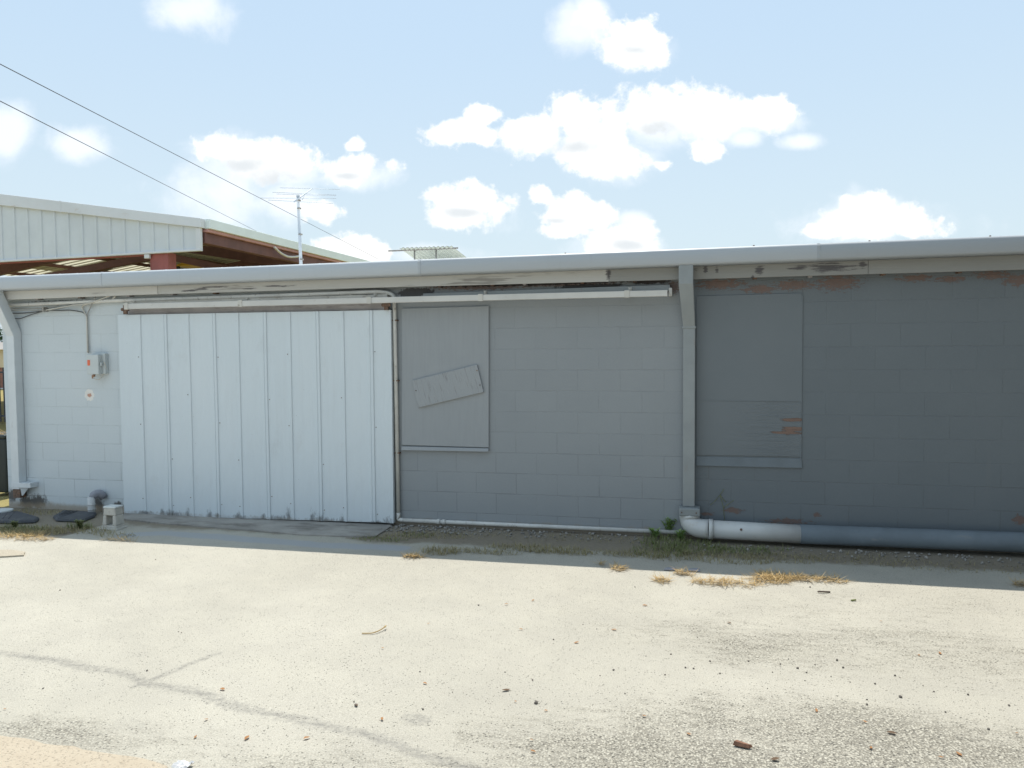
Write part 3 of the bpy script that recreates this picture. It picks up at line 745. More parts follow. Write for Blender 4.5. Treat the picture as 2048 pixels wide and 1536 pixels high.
# ------------------------------------------------------------------ utility box, cables
q0, q1 = P(173, 709, -.11), P(198, 748, -.11)
ub = thing('utility_box', (q0.x, 0, q1.z), 'small grey junction box with an orange sticker on the pale wall', 'junction box')
k = MB(); k.box(q0.x+.012, q1.x+.035, -.055, -.001, q1.z+.0, q0.z+.012); k.build('backplate', M['plastic'], ub, .006)
k = MB(); k.box(q0.x, q1.x, -.115, -.052, q1.z-.004, q0.z); cov = k.build('cover', M['plastic'], ub, .008)
s0, s1 = P(174.5, 720, -.117), P(180, 731, -.117)
k = MB(); k.box(s0.x, s1.x, -.1175, -.1145, s1.z, s0.z); k.build('sticker', M['orange'], cov)
k = MB(); k.box(q1.x+.003, q1.x+.02, -.095, -.07, (q0.z+q1.z)/2-.02, (q0.z+q1.z)/2+.02); k.build('hasp', M['plastic'], ub, .003)
k = MB(); k.disc((q0.x+.07, -.09, q1.z-.03), (0, 0, 1), .014, .03, 10); k.disc((q0.x+.055, -.10, q1.z-.022), (1, 0, 0), .010, .03, 8); k.disc((q0.x+.05, -.09, q1.z-.05), (0, 0, 1), .008, .03, 8); k.build('ground_clamp', M['brass'], ub)
lp = spline([(q0.x+.055, -.09, q1.z-.035), (q0.x+.085, -.085, q1.z-.06), (q0.x+.125, -.07, q1.z-.055), (q1.x-.005, -.05, q1.z-.015), (q1.x+.03, -.045, q1.z+.05), (q1.x+.035, -.05, q1.z+.10), (q1.x+.02, -.06, q1.z+.13)], 6)
k = MB(); k.tube(lp, .005, 8); k.build('wire_loop', M['cable_w'], ub)
def cable(pts, y, r, mat, label, cat='cable', grp='cables under the eave at the left'):
    pp = [P(a, b, y if not isinstance(y, list) else y[i]) for i, (a, b) in enumerate(pts)]
    m = MB(); m.tube(spline(pp, 6), r, 7); o = m.build('cable', mat); tag(o, label, cat, grp); return o
cable([(175, 705), (174, 670), (173.5, 640), (172, 631), (166, 619), (165, 613), (175, 608), (200, 605), (222, 600), (231, 592)], [-.02]*6+[-.05]*3+[-.06], .0075, M['cable_w'], 'white cable curling from the eave down to the top of the junction box')
cable([(177, 706), (175.5, 668), (174.5, 640), (175, 628), (183, 610), (191, 594)], [-.02]*4+[-.05, -.07], .006, M['cable_g'], 'beige cable rising straight from the junction box to the fascia board')
cable([(93, 620), (120, 615), (150, 610), (180, 606), (205, 597), (222, 591)], -.075, .006, M['cable_w'], 'pale cable looping up to the eave from the middle of the cable bundle')
cable([(10, 626), (40, 626.5), (70, 624), (93, 620.5), (120, 621), (140, 620.5), (165, 624.5), (172, 631)], [-.02]*8, .006, M['cable_k'], 'dark cable drooping from the left downspout to the cable stem over the junction box')
cable([(24, 637), (42, 636.5), (60, 630), (80, 624), (96, 620), (130, 613), (165, 600)], [-.02]*6+[-.05], .005, M['cable_k'], 'lowest dark cable sagging beside the slanting top of the left downspout')
cable([(10, 619), (35, 617), (60, 617), (93, 616), (112, 612), (122, 607)], -.03, .005, M['cable_g'], 'thin grey cable stretched just under the pipe at the far left')
cable([(14, 622), (50, 620), (80, 621), (110, 618), (135, 612), (160, 607), (184, 604)], -.06, .005, M['cable_g'], 'grey cable between the dark cables in the bundle at the left')
k = MB(); q = P(93, 618, -.02); k.box(q.x-.012, q.x+.012, -.075, -.001, q.z-.03, q.z+.02); tag(k.build('cable_clamp', M['galv'], None, .003), 'small metal clamp holding the cable bundle to the wall', 'clamp')

# vent pipe at the wall foot, stool block, mats
q = P(195, 998, -.06)
vp = thing('vent_pipe', (q.x, -.1, 0), 'short white plastic pipe with a bent grey cap standing at the foot of the wall', 'pipe')
va = P(183, 1008, -.14); vt_ = P(183, 994, -.14).z
M['cap'] = paint('grey_vent_cap', (.30, .31, .35), .6, .1, 6, .1)
k = MB(); k.tube([(va.x, -.14, -.02), (va.x, -.14, vt_)], .038, 16)
for z in (.05, .10): k.tube([(va.x, -.14, z), (va.x, -.14, z+.012)], .042, 16)
k.build('riser', M['pvc'], vp)
k = MB(); k.tube([(va.x+.005, -.125, vt_-.015)]+arc((va.x+.01, -.115, vt_+.01), (va.x+.03, -.085, vt_+.045), (va.x+.055, -.05, vt_+.01), 8)+[(va.x+.062, -.03, vt_-.02)], [.036]+[.045]*9+[.042], 18); k.build('cap', M['cap'], vp)
pg = G(213, 1062)
st = thing('concrete_pier', tuple(pg), 'small tapered concrete pier block with a square hole standing in front of the door corner', 'concrete block')
def taper(hw0, hd0, hw1, hd1, z0, z1, hole=None):
    m = MB(); x, y = pg.x, pg.y+.10
    L = lambda s, t, z, W, D: (x+s*W, y+t*D, z)
    def lerpw(z): f = (z-z0)/(z1-z0); return hw0+(hw1-hw0)*f, hd0+(hd1-hd0)*f
    hz0, hz1, hh = hole
    for (a, b, s0, s1) in ((z0, hz0, -1, 1), (hz1, z1, -1, 1)):
        W0, D0 = lerpw(a); W1, D1 = lerpw(b)
        m.hexa([L(-1,-1,a,W0,D0), L(1,-1,a,W0,D0), L(1,1,a,W0,D0), L(-1,1,a,W0,D0)], [L(-1,-1,b,W1,D1), L(1,-1,b,W1,D1), L(1,1,b,W1,D1), L(-1,1,b,W1,D1)])
    W0, D0 = lerpw(hz0); W1, D1 = lerpw(hz1)
    for s in (-1, 1):
        lo = [(x+s*hh, y-D0, hz0), (x+s*W0, y-D0, hz0), (x+s*W0, y+D0, hz0), (x+s*hh, y+D0, hz0)]
        hi = [(x+s*hh, y-D1, hz1), (x+s*W1, y-D1, hz1), (x+s*W1, y+D1, hz1), (x+s*hh, y+D1, hz1)]
        m.hexa(lo if s > 0 else lo[::-1], hi if s > 0 else hi[::-1])
    return m
m = taper(.085, .065, .066, .052, .0, .215, (.045, .145, .036)); m.build('body', M['concrete'], st, .008)
k = MB(); k.box(pg.x-.072, pg.x+.072, pg.y+.043, pg.y+.157, .213, .236); k.build('cap', M['lid'], st, .01)
k = MB(); k.box(pg.x-.10, pg.x+.10, pg.y+.02, pg.y+.18, -.01, .018); k.build('foot', M['concrete'], st, .01)
def ground_mat(pxs, label, h, lid=None):
    pts = [G(a, b) for a, b in pxs]; c = sum(pts, Vector())/len(pts)
    o = thing('splash_mat', (c.x, c.y, 0), label, 'drain mat', 'black mats lying by the wall')
    m = MB(); lo = [(p.x, p.y, .006) for p in pts]; hi = [(c.x+(p.x-c.x)*.93, c.y+(p.y-c.y)*.94, h+.012*noise.noise((p.x*3, p.y*3, 0))) for p in pts]
    ccw = sum((pts[i].x*pts[(i+1) % len(pts)].y-pts[(i+1) % len(pts)].x*pts[i].y) for i in range(len(pts))) > 0
    m.hexa(lo if ccw else lo[::-1], hi if ccw else hi[::-1]); m.build('slab', M['mat'], o, .01)
    if lid:
        q = G(*lid); k = MB(); k.disc((q.x, q.y, h-.003), (0, 0, 1), .10, .022, 26); k.build('cover', M['lid'], o, .004)
    r = MB()
    for i in range(4):
        a = pts[0].lerp(pts[-1], (i+.5)/4); b = pts[1].lerp(pts[2], (i+.5)/4)
        a, b = c+(a-c)*.75, c+(b-c)*.75
        r.tube([(a.x, a.y, h), (b.x, b.y, h)], .005, 6)
    r.build('ribs', M['mat'], o)
    return o
ground_mat([(105, 1037), (125, 1024), (160, 1026), (195, 1029), (190, 1036), (165, 1046), (112, 1044)], 'black plastic drain mat lying beside the concrete pier block', .032)
ground_mat([(-40, 1046), (-30, 1026), (38, 1028), (66, 1037), (80, 1041), (72, 1047), (20, 1049)], 'black plastic drain mat with a round white cover at the left edge', .04, (6, 1030))

# ------------------------------------------------------------------ ground
def segd(px, py, a, b):
    vx, vy = b[0]-a[0], b[1]-a[1]; t = max(0, min(1, ((px-a[0])*vx+(py-a[1])*vy)/(vx*vx+vy*vy+1e-9)))
    return math.hypot(px-a[0]-vx*t, py-a[1]-vy*t)
def plg(lst): return [tuple(G(a, b).xy) for a, b in lst]
TAR = [(plg([(-60, 1295), (100, 1320), (250, 1352), (400, 1392), (560, 1432), (700, 1465), (820, 1495), (960, 1545)]), .055),
       (plg([(270, 1372), (340, 1345), (400, 1322), (440, 1305)]), .03)]
SPOT = [(835, 1437, .11, .06, .9), (262, 1450, .12, .09, .5), (65, 1228, .14, .08, .35), (318, 1237, .07, .03, .45), (1012, 1382, .03, .02, 1.1), (720, 1230, .14, .1, .35)]
SPOT = [(G(a, b).x, G(a, b).y, rx, ry, s) for a, b, rx, ry, s in SPOT]
WEAR = [(1650, 1260, 1.6, .35, .42), (1600, 1290, 1.1, .28, .68), (1850, 1275, .7, .12, .68), (1900, 1345, 1.0, .2, .4), (1980, 1295, .5, .1, .7), (1700, 1475, 1.0, .25, .95), (1900, 1500, .8, .2, .8), (1250, 1520, .9, .2, .85), (1500, 1540, .9, .25, 1.05), (1850, 1450, .5, .12, .8), (1400, 1495, .6, .12, .8),
        (900, 1560, .9, .22, .7), (300, 1490, .7, .16, .6), (120, 1465, .5, .12, .8), (500, 1530, .6, .12, .7), (1100, 1260, .8, .2, .3), (1350, 1450, .7, .25, .5), (1800, 1200, 1.6, .2, .35), (1600, 1420, 1.2, .35, .25)]
WEAR = [(G(a, b).x, G(a, b).y, rx, ry, s) for a, b, rx, ry, s in WEAR]
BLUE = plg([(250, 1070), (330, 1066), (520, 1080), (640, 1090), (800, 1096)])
def axis(lo, a, b, hi, fine, coarse):
    out = []; x = a
    while x < b: out.append(x); x += fine
    out.append(b); st_ = fine*2; x = b+st_
    while x < hi: out.append(x); st_ = min(st_*1.5, coarse); x += st_
    st_ = fine*2; x = a-st_; pre = []
    while x > lo: pre.append(x); st_ = min(st_*1.5, coarse); x -= st_
    return pre[::-1]+out
GXs = axis(-60, -8.6, 3.4, 50, .045, 6); GYs = axis(-60, -5.6, -.0, -.0, .045, 6)
verts = []; wear = []; tar = []; soil = []; blue = []
for y in GYs:
    for x in GXs:
        z = .0025*noise.noise((x*.9, y*.9, 0)) + .0012*noise.noise((x*4, y*4, 2))
        if y > -.5: z *= max(0, -y/.5)
        verts.append((x, y, z))
        fine_ = -9 < x < 4 and y > -6
        tv = 0
        if fine_:
            wx = x+.05*noise.noise((x*3, y*3, 5)); wy = y+.05*noise.noise((x*3, y*3, 9))
            for poly, wd in TAR:
                d = min(segd(wx, wy, poly[i], poly[i+1]) for i in range(len(poly)-1)); tv = max(tv, 1.05-d/wd*.6)
            for cx, cy_, rx, ry, s in SPOT:
                d = math.hypot((wx-cx)/rx, (wy-cy_)/ry); tv = max(tv, s*min(1, 1.5-d))
        tar.append(max(0, tv))
        wv = .12*min(1, max(0, (x+3)/5)) if fine_ else .15
        for cx, cy_, rx, ry, s in WEAR:
            d = math.hypot((x-cx)/(rx*1.3), (y-cy_)/(ry*1.6)); wv = max(wv, s*max(0, 1-d*d*.5)+.1*(x > 0))
        wear.append(wv)
        # soil along the wall
        edge = -.72 - .12*noise.noise((x*1.3, 7, 0)) if x > -3.2 else -.62-.12*noise.noise((x*1.3, 7, 0))
        if x < -5.9: edge = -1.15
        soil.append(max(0, min(1, (y-edge)/.35+.4)))
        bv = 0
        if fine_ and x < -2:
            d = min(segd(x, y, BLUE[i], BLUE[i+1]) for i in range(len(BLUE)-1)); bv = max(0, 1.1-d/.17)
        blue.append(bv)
nx = len(GXs); faces = [(j*nx+i, j*nx+i+1, (j+1)*nx+i+1, (j+1)*nx+i) for j in range(len(GYs)-1) for i in range(nx-1)]
me = bpy.data.meshes.new('pavement'); me.from_pydata(verts, [], faces); me.materials.append(M['pave'])
for nm, arr in (('wear', wear), ('tar', tar), ('soil', soil), ('blue', blue)):
    at = me.attributes.new(nm, 'FLOAT', 'POINT'); at.data.foreach_set('value', arr)
me.polygons.foreach_set('use_smooth', [True]*len(faces))
pv = bpy.data.objects.new('pavement', me); COL.objects.link(pv); tag(pv, 'pale worn pavement with exposed stones in front of the building', None, None, 'structure')
gm = MB(); gm.quad((-900, -900, -.05), (900, -900, -.05), (900, 1200, -.05), (-900, 1200, -.05)); tag(gm.build('ground', M['field']), 'dry grassy ground around the building', None, None, 'structure')
def sheet(name, outline, mat, z, label, jag=.02, sub=14):
    pts = []
    for i in range(len(outline)):
        a, b = Vector((*outline[i], 0)), Vector((*outline[(i+1) % len(outline)], 0)); k = max(1, int((b-a).length/.06)) if jag else 1
        for j in range(k):
            p = a.lerp(b, j/k); p.x += jag*noise.noise((p.x*7, p.y*7, 1)); p.y += jag*noise.noise((p.x*7, p.y*7, 8)); pts.append((p.x, p.y, z))
    area = sum(pts[i][0]*pts[(i+1) % len(pts)][1]-pts[(i+1) % len(pts)][0]*pts[i][1] for i in range(len(pts)))
    if area < 0: pts.reverse()
    m = MB(); n = len(pts); m.v = pts[:] + [(p[0]*1.0, p[1], z-.03) for p in pts]
    m.f.append(tuple(range(n))); m.m.append(0); m.sm.append(False)
    for i in range(n):
        j = (i+1) % n; m.f.append((i, n+i, n+j, j)); m.m.append(0); m.sm.append(False)
    return tag(m.build(name, mat), label, None, None, 'structure')
sheet('concrete_apron', [(P(250, 1000).x, -.002)]+plg([(244, 1040), (330, 1049), (470, 1060), (600, 1071), (700, 1075), (752, 1075)])+[(P(785, 1000).x+.02, -.002)], M['apron'], .014, 'concrete sill slab in front of the sliding door', .012)
sheet('dirt_corner', plg([(-120, 1458), (20, 1482), (90, 1495), (150, 1499), (215, 1516), (290, 1524), (330, 1540), (340, 1600)])+[(-2.2, -6.2), (-6, -6)], M['sand'], .016, 'sandy dirt at the lower left corner of the pavement', .03)
sheet('dirt_patch', plg([(-60, 1101), (20, 1102), (52, 1106), (44, 1113), (-60, 1119)]), M['patch'], .013, 'small sandy patch at the left edge of the pavement', .02)

# ------------------------------------------------------------------ grass, straw, leaves, stones
def leafmat(name, lo, hi, tr=.25):
    m, t, b = newmat(name)
    oi = t.n('ShaderNodeNewGeometry').outputs['Random Per Island']
    t.set(b.inputs['Base Color'], t.mix(oi, lo, hi)); b.inputs['Roughness'].default_value = .65; b.inputs['Specular IOR Level'].default_value = .2
    b.inputs['Subsurface Weight'].default_value = 0
    tl = t.n('ShaderNodeBsdfTranslucent'); t.set(tl.inputs[0], t.mix(oi, lo, hi))
    mx = t.n('ShaderNodeMixShader'); mx.inputs[0].default_value = tr
    m.node_tree.links.new(b.outputs[0], mx.inputs[1]); m.node_tree.links.new(tl.outputs[0], mx.inputs[2])
    m.node_tree.links.new(mx.outputs[0], m.node_tree.nodes['Material Output'].inputs[0])
    return m
M['straw'] = leafmat('straw', (.38, .26, .11), (.66, .50, .26))
M['drygrass'] = leafmat('dry_grass', (.26, .23, .12), (.44, .38, .22))
M['green'] = leafmat('weed_green', (.22, .36, .10), (.40, .56, .20))
M['dull'] = leafmat('dull_green', (.17, .20, .08), (.31, .33, .15))
M['leafb'] = leafmat('fallen_leaf', (.26, .115, .05), (.50, .27, .12))
M['leafd'] = leafmat('dark_leaf', (.10, .065, .045), (.20, .13, .08))
M['stone'] = paint('dark_stone', (.13, .115, .10), .8, .4, 30, .3)
M['stonel'] = paint('pale_stone', (.30, .285, .26), .85, .4, 30, .3)
rnd = random.Random(11)
def blade(m, p, L, wd, lean, az, curl=.4, flat=0):
    d = Vector((math.cos(az), math.sin(az), 0)); s_ = Vector((-math.sin(az), math.cos(az), 0))*wd/2
    a = Vector(p); b = a+d*(L*.5*math.sin(lean))+Vector((0, 0, L*.5*math.cos(lean)))
    l2 = lean+curl; c = b+d*(L*.5*math.sin(l2))+Vector((0, 0, L*.5*math.cos(l2)))
    b.z = max(b.z, a.z+.003); c.z = max(c.z, a.z+.002)
    n = len(m.v); m.v += [tuple(a-s_), tuple(a+s_), tuple(b+s_*.8), tuple(b-s_*.8), tuple(c)]
    m.f += [(n, n+1, n+2, n+3), (n+3, n+2, n+4)]; m.m += [0, 0]; m.sm += [False, False]
def tuft_px(m, cx, cy_, rx, ry, n, L, wd, lean=(.1, 1.0), z=.004):
    "blades over an ellipse on the ground (centre given by where it stands in the photograph)"
    g = G(cx, cy_); dpx = abs(G(cx+10, cy_).x-g.x)/10; dpy = abs(G(cx, cy_+4).y-g.y)/4
    for i in range(n):
        a = rnd.random()*6.283; r_ = math.sqrt(rnd.random())
        x = g.x+r_*math.cos(a)*rx*dpx; y = g.y+r_*math.sin(a)*ry*dpy
        if y > -.02: continue
        blade(m, (x, y, z), L*rnd.uniform(.5, 1.2), wd*rnd.uniform(.6, 1.2), rnd.uniform(*lean), rnd.random()*6.283, rnd.uniform(.1, .8))
# dry grass growing along the edge: uncountable
m = MB()
for (cx, cy_, rx, ry, n, L) in [(60, 1064, 90, 8, 700, .07), (20, 1070, 60, 5, 300, .08), (150, 1062, 90, 7, 500, .06), (90, 1026, 80, 6, 350, .05), (230, 1072, 50, 5, 120, .05), (940, 1104, 110, 5, 420, .06), (880, 1107, 40, 5, 160, .07), (1080, 1100, 110, 6, 520, .065), (1120, 1107, 80, 4, 220, .07),
                          (1230, 1108, 60, 6, 150, .06), (1270, 1112, 70, 5, 150, .06), (860, 1072, 80, 8, 300, .04), (770, 1075, 60, 6, 200, .035), (990, 1075, 150, 6, 160, .03), (1200, 1080, 120, 8, 200, .035), (1340, 1112, 70, 12, 380, .06), (1450, 1118, 100, 12, 520, .055), (1560, 1118, 90, 10, 350, .05), (1700, 1120, 120, 10, 260, .04), (1900, 1135, 160, 12, 260, .035)]:
    tuft_px(m, cx, cy_, rx, ry, n, L, .005, (.3, 1.35))
tag(m.build('dry_grass', M['drygrass']), 'short dry grass growing in the strip of soil along the wall', 'grass', None, 'stuff')
m = MB()
for (cx, cy_, rx, ry, n, L) in [(1330, 1088, 50, 16, 420, .08), (1400, 1098, 60, 14, 380, .07), (1320, 1105, 60, 12, 260, .06), (1480, 1104, 70, 8, 260, .06), (1545, 1100, 40, 4, 60, .05), (40, 1060, 60, 5, 260, .07), (160, 1056, 30, 4, 140, .09), (760, 1080, 60, 5, 220, .03), (830, 1072, 40, 5, 120, .03)]:
    tuft_px(m, cx, cy_, rx, ry, n, L, .006, (.2, 1.2))
tag(m.build('green_grass', M['dull']), 'dull green grass in the damp soil near the drain elbow', 'grass', None, 'stuff')
def weed(px, py, h, nst, label, seed, mat='green'):
    r2 = random.Random(seed); g = G(px, py); o = thing('weed', (g.x, g.y, 0), label, 'weed', 'weeds by the wall')
    s_ = MB(); l_ = MB()
    for i in range(nst):
        az = r2.random()*6.28; le = r2.uniform(.1, .7); hh = h*r2.uniform(.6, 1.1)
        pts = [Vector((g.x, g.y, .0)), Vector((g.x+math.cos(az)*hh*.3*le, g.y+math.sin(az)*hh*.3*le, hh*.5)), Vector((g.x+math.cos(az)*hh*.8*le, g.y+math.sin(az)*hh*.5*le-.01, hh))]
        for p in pts: p.y = min(p.y, -.015)
        sp = spline(pts, 4); s_.tube(sp, .0028, 5)
        for q in sp[2:]:
            for k in range(4):
                a2 = r2.random()*6.28; blade(l_, q, r2.uniform(.022, .05), r2.uniform(.007, .013), r2.uniform(.7, 1.5), a2, .5)
    s_.build('stem', M['dull'], o); l_.build('leaves', M[mat], o)
weed(1338, 1072, .16, 11, 'leafy green weed growing between the slim pipe and the drain elbow', 3)
weed(1310, 1077, .09, 9, 'low green weed left of the leafy one beside the drain elbow', 5)
weed(1362, 1082, .09, 9, 'small green weed right under the drain elbow', 8)
weed(160, 1058, .08, 12, 'pale green weed in front of the black mat beside the pier block', 12, 'dull')
weed(30, 1058, .07, 12, 'pale green weed in front of the mat with the round cover', 14, 'dull')
# thin sprig that leans on the wall right of the elbow
sp = thing('wall_sprig', tuple(P(1455, 1050, -.02)), 'thin dry sprig climbing the grey wall above the drain pipe', 'weed')
k = MB()
b0 = P(1450, 1052, -.012); j = P(1440, 990, -.012)
k.tube([b0, P(1447, 1015, -.012), j, P(1448, 978, -.012)], .0022, 5); k.tube([j, P(1428, 1004, -.012), P(1420, 1010, -.012)], .002, 5); k.tube([j, P(1452, 1005, -.012)], .002, 5); k.tube([P(1447, 1015, -.012), P(1468, 1000, -.012)], .002, 5)
k.build('stem', M['dull'], sp)
def straw_heap(lst, label):
    m = MB()
    for (cx, cy_, rx, ry, n) in lst:
        g = G(cx, cy_); dpx = abs(G(cx+10, cy_).x-g.x)/10; dpy = abs(G(cx, cy_+4).y-g.y)/4
        for i in range(n):
            a = rnd.random()*6.283; r_ = math.sqrt(rnd.random()); hgt = (1-r_)*.035
            p = (g.x+r_*math.cos(a)*rx*dpx, g.y+r_*math.sin(a)*ry*dpy, .006+rnd.random()*hgt)
            blade(m, p, rnd.uniform(.04, .12), .0045, rnd.uniform(1.1, 1.6), rnd.random()*6.283, rnd.uniform(-.3, .3))
    g = G(lst[0][0], lst[0][1])
    o = m.build('straw_heap', M['straw']); tag(o, label, 'straw', 'straw blown onto the sunlit pavement'); return o
straw_heap([(1535, 1162, 40, 7, 240), (1450, 1168, 75, 6, 300), (1620, 1160, 75, 5, 320), (1560, 1156, 40, 6, 160), (1530, 1152, 20, 6, 70)], 'longest heap of yellow straw lying along the shadow edge')
straw_heap([(1325, 1163, 18, 4, 90)], 'small round tuft of straw just left of the longest straw heap')
straw_heap([(1368, 1149, 24, 3, 80)], 'thin wisp of straw at the shadow edge above the small round tuft')
straw_heap([(1204, 1130, 5, 2, 24)], 'tiny bit of straw at the shadow edge below the middle of the grey wall')
straw_heap([(1236, 1139, 12, 4, 80)], 'tuft of straw right of the tiny bit at the shadow edge')
straw_heap([(826, 1115, 22, 3, 120)], 'spiky tuft of straw at the shadow edge in front of the door corner')
straw_heap([(50, 1077, 70, 5, 300), (70, 1070, 20, 5, 100)], 'dry straw drift along the shadow edge at the far left')
straw_heap([(240, 1082, 40, 2, 70)], 'thin wisp of straw on the shadow edge below the concrete pier block')
straw_heap([(2040, 1171, 16, 3, 60)], 'bit of straw at the shadow edge by the right edge of the photo')
def leaf(px, py, L, mat, label, seed, grp):
    r2 = random.Random(seed); g = G(px, py); az = r2.random()*6.28
    m = MB(); d = Vector((math.cos(az), math.sin(az), 0)); s_ = Vector((-d.y, d.x, 0)); w_ = L*r2.uniform(.35, .55)
    c = Vector((g.x, g.y, .005)); up = Vector((0, 0, 1))
    spine = [c-d*L/2+up*.001, c-d*L*.15+up*r2.uniform(.0, .004), c+d*L*.2+up*r2.uniform(.0, .004), c+d*L/2+up*r2.uniform(.0, .008)]
    ws = [.05, .5, .42, .03]
    L_ = [p+s_*w_*k+up*L*.06*k*2 for p, k in zip(spine, ws)]; R_ = [p-s_*w_*k+up*L*.05*k*2 for p, k in zip(spine, ws)]
    n = len(m.v); m.v += [tuple(p) for p in spine+L_+R_]
    for i in range(3):
        m.f += [(n+i, n+i+1, n+4+i+1, n+4+i), (n+8+i, n+8+i+1, n+i+1, n+i)]; m.m += [0, 0]; m.sm += [True, True]
    o = m.build('fallen_leaf', M[mat]); tag(o, label, 'leaf', grp); return o
br_ = [(857, 1249), (1013, 1210), (1066, 1202), (765, 1298), (445, 1380), (712, 1412), (412, 1441), (494, 1478), (613, 1478), (391, 1476), (1031, 1405), (764, 1440), (1066, 1505), (1092, 1423), (1633, 1423), (1378, 1470), (1838, 1312), (1880, 1308), (1742, 1498), (1882, 1517), (2034, 1469), (1153, 1287), (1042, 1260), (10, 1420), (1228, 1261), (1730, 1446), (1762, 1244), (1290, 1212), (850, 1368), (1288, 1434), (1063, 1482), (1918, 1510)]
for i, (a, b) in enumerate(br_):
    leaf(a, b, .018+.022*((i*37) % 10)/10, 'leafb', 'small curled brown leaf lying alone on the sunlit pavement', 100+i, 'brown leaves scattered on the pavement')
for i, (a, b, L) in enumerate([(1012, 1382, .05), (1458, 1247, .035), (1784, 1468, .045), (1550, 1521, .04)]):
    leaf(a, b, L, 'leafd', 'dark withered leaf lying flat on the sunlit pavement', 300+i, 'dark leaves on the pavement')
# wood chip, twig, paper
g = G(1485, 1494); m = MB()
d = Vector((.985, -.17, 0)); s_ = Vector((.17, .985, 0))
def cc(u_, v_, z): p = g+d*u_+s_*v_; return (p.x, p.y, z)
m.hexa([cc(-.042, -.012, .006), cc(.03, -.016, .006), cc(.046, .004, .006), cc(-.03, .016, .006)], [cc(-.036, -.008, .026), cc(.028, -.010, .022), cc(.040, .002, .016), cc(-.026, .012, .024)])
M['chip'] = paint('brown_wood', (.26, .13, .08), .8, .25, 30, .4)
tag(m.build('wood_chip', M['chip'], None, .002), 'chunky brown wood chip on the pavement near the bottom edge', 'wood chip')
k = MB(); k.tube(spline([(*G(724, 1269).xy, .008), (*G(745, 1269).xy, .010), (*G(762, 1264).xy, .016), (*G(772, 1258).xy, .022), (*G(770, 1262).xy, .024)], 5), .0035, 6)
tag(k.build('twig', M['straw']), 'thin curved orange stalk lying on the pavement', 'twig')
k = MB(); k.tube(spline([(*G(1660, 1186).xy, .008), (*G(1640, 1187).xy, .014), (*G(1636, 1186).xy, .010)], 5), .006, 6); tag(k.build('twig', M['bark']), 'short dark twig just below the longest straw heap', 'twig')
k = MB(); k.tube(spline([(*G(1702, 1203).xy, .008), (*G(1712, 1203).xy, .012)], 4), .006, 6); tag(k.build('twig', M['dull']), 'short greenish stick right of the dark twig', 'twig')
# crumpled paper at the bottom edge
m = MB(); g = G(368, 1533); n0 = 7; vs = {}
for i in range(n0):
    for j in range(n0):
        x = g.x+(i-3)*.013+.006*noise.noise((i*1.3, j, 0)); y = g.y+(j-3)*.009-.01; vs[i, j] = (x, y, 0.012+.018*noise.noise((i*.9, j*.9, 3.3))+.004)
for i in range(n0-1):
    for j in range(n0-1): m.quad(vs[i, j], vs[i+1, j], vs[i+1, j+1], vs[i, j+1])
M['paper'] = paint('white_paper', (.62, .62, .62), .6, .03, 9, .05)
tag(m.build('crumpled_paper', M['paper']), 'crumpled scrap of white paper at the bottom left edge', 'litter')
# glassy scraps at the shadow edge
for (a, b), lb in (((1340, 1140), 'flat pale scrap of litter at the shadow edge, the left one of two'), ((1388, 1142), 'flat pale scrap of litter at the shadow edge, the right one of two')):
    g = G(a, b); m = MB(); m.hexa([(g.x-.05, g.y-.03, .006), (g.x+.05, g.y-.03, .006), (g.x+.045, g.y+.03, .006), (g.x-.04, g.y+.02, .006)], [(g.x-.04, g.y-.025, .02), (g.x+.045, g.y-.02, .012), (g.x+.035, g.y+.025, .022), (g.x-.035, g.y+.015, .014)])
    tag(m.build('litter_scrap', M['cap'], None, .003), lb, 'litter', 'litter at the shadow edge')
def stone_mesh(seed):
    import bmesh
    bm = bmesh.new(); bmesh.ops.create_icosphere(bm, subdivisions=2, radius=1)
    for v in bm.verts: v.co *= 1+.35*noise.noise(v.co*1.3+Vector((seed*7, 0, 0))); v.co.z *= .65
    me = bpy.data.meshes.new('pebble'); bm.to_mesh(me); bm.free(); return me
meshes = [stone_mesh(i) for i in range(5)]
for me in meshes: me.materials.append(M['stone'])
peb = [(1072, 1407, .016), (712, 1412, .014), (708, 1404, .008), (1065, 1361, .009), (957, 1211, .010), (840, 1344, .008), (846, 1419, .007), (1227, 1341, .011), (1250, 1388, .009), (1292, 1313, .008), (1371, 1336, .009), (1270, 1175, .010), (1166, 1250, .009), (1107, 1280, .010), (1193, 1259, .008), (1440, 1348, .012), (1561, 1329, .010), (1595, 1337, .010), (1613, 1346, .009), (1674, 1321, .011), (1686, 1336, .012), (1790, 1352, .011), (1801, 1395, .013), (1936, 1390, .010), (1846, 1372, .008), (1891, 1425, .009), (1387, 1338, .010), (1420, 1323, .008), (1535, 1378, .008), (1662, 1354, .008), (1734, 1410, .010), (1734, 1400, .008), (1977, 1459, .009), (2018, 1412, .009), (1577, 1319, .009), (1497, 1323, .008), (120, 1181, .010), (294, 1342, .010), (357, 1264, .007), (363, 1266, .007), (311, 1120, .010), (86, 1378, .010), (1342, 1309, .008), (1200, 1352, .007), (1700, 1365, .008), (1620, 1175, .012), (1630, 1330, .007), (1545, 1345, .007), (1750, 1368, .008), (1868, 1384, .007), (1610, 1362, .007), (1330, 1350, .007), (1460, 1290, .007), (1395, 1275, .007), (1010, 1345, .007), (905, 1385, .007)]
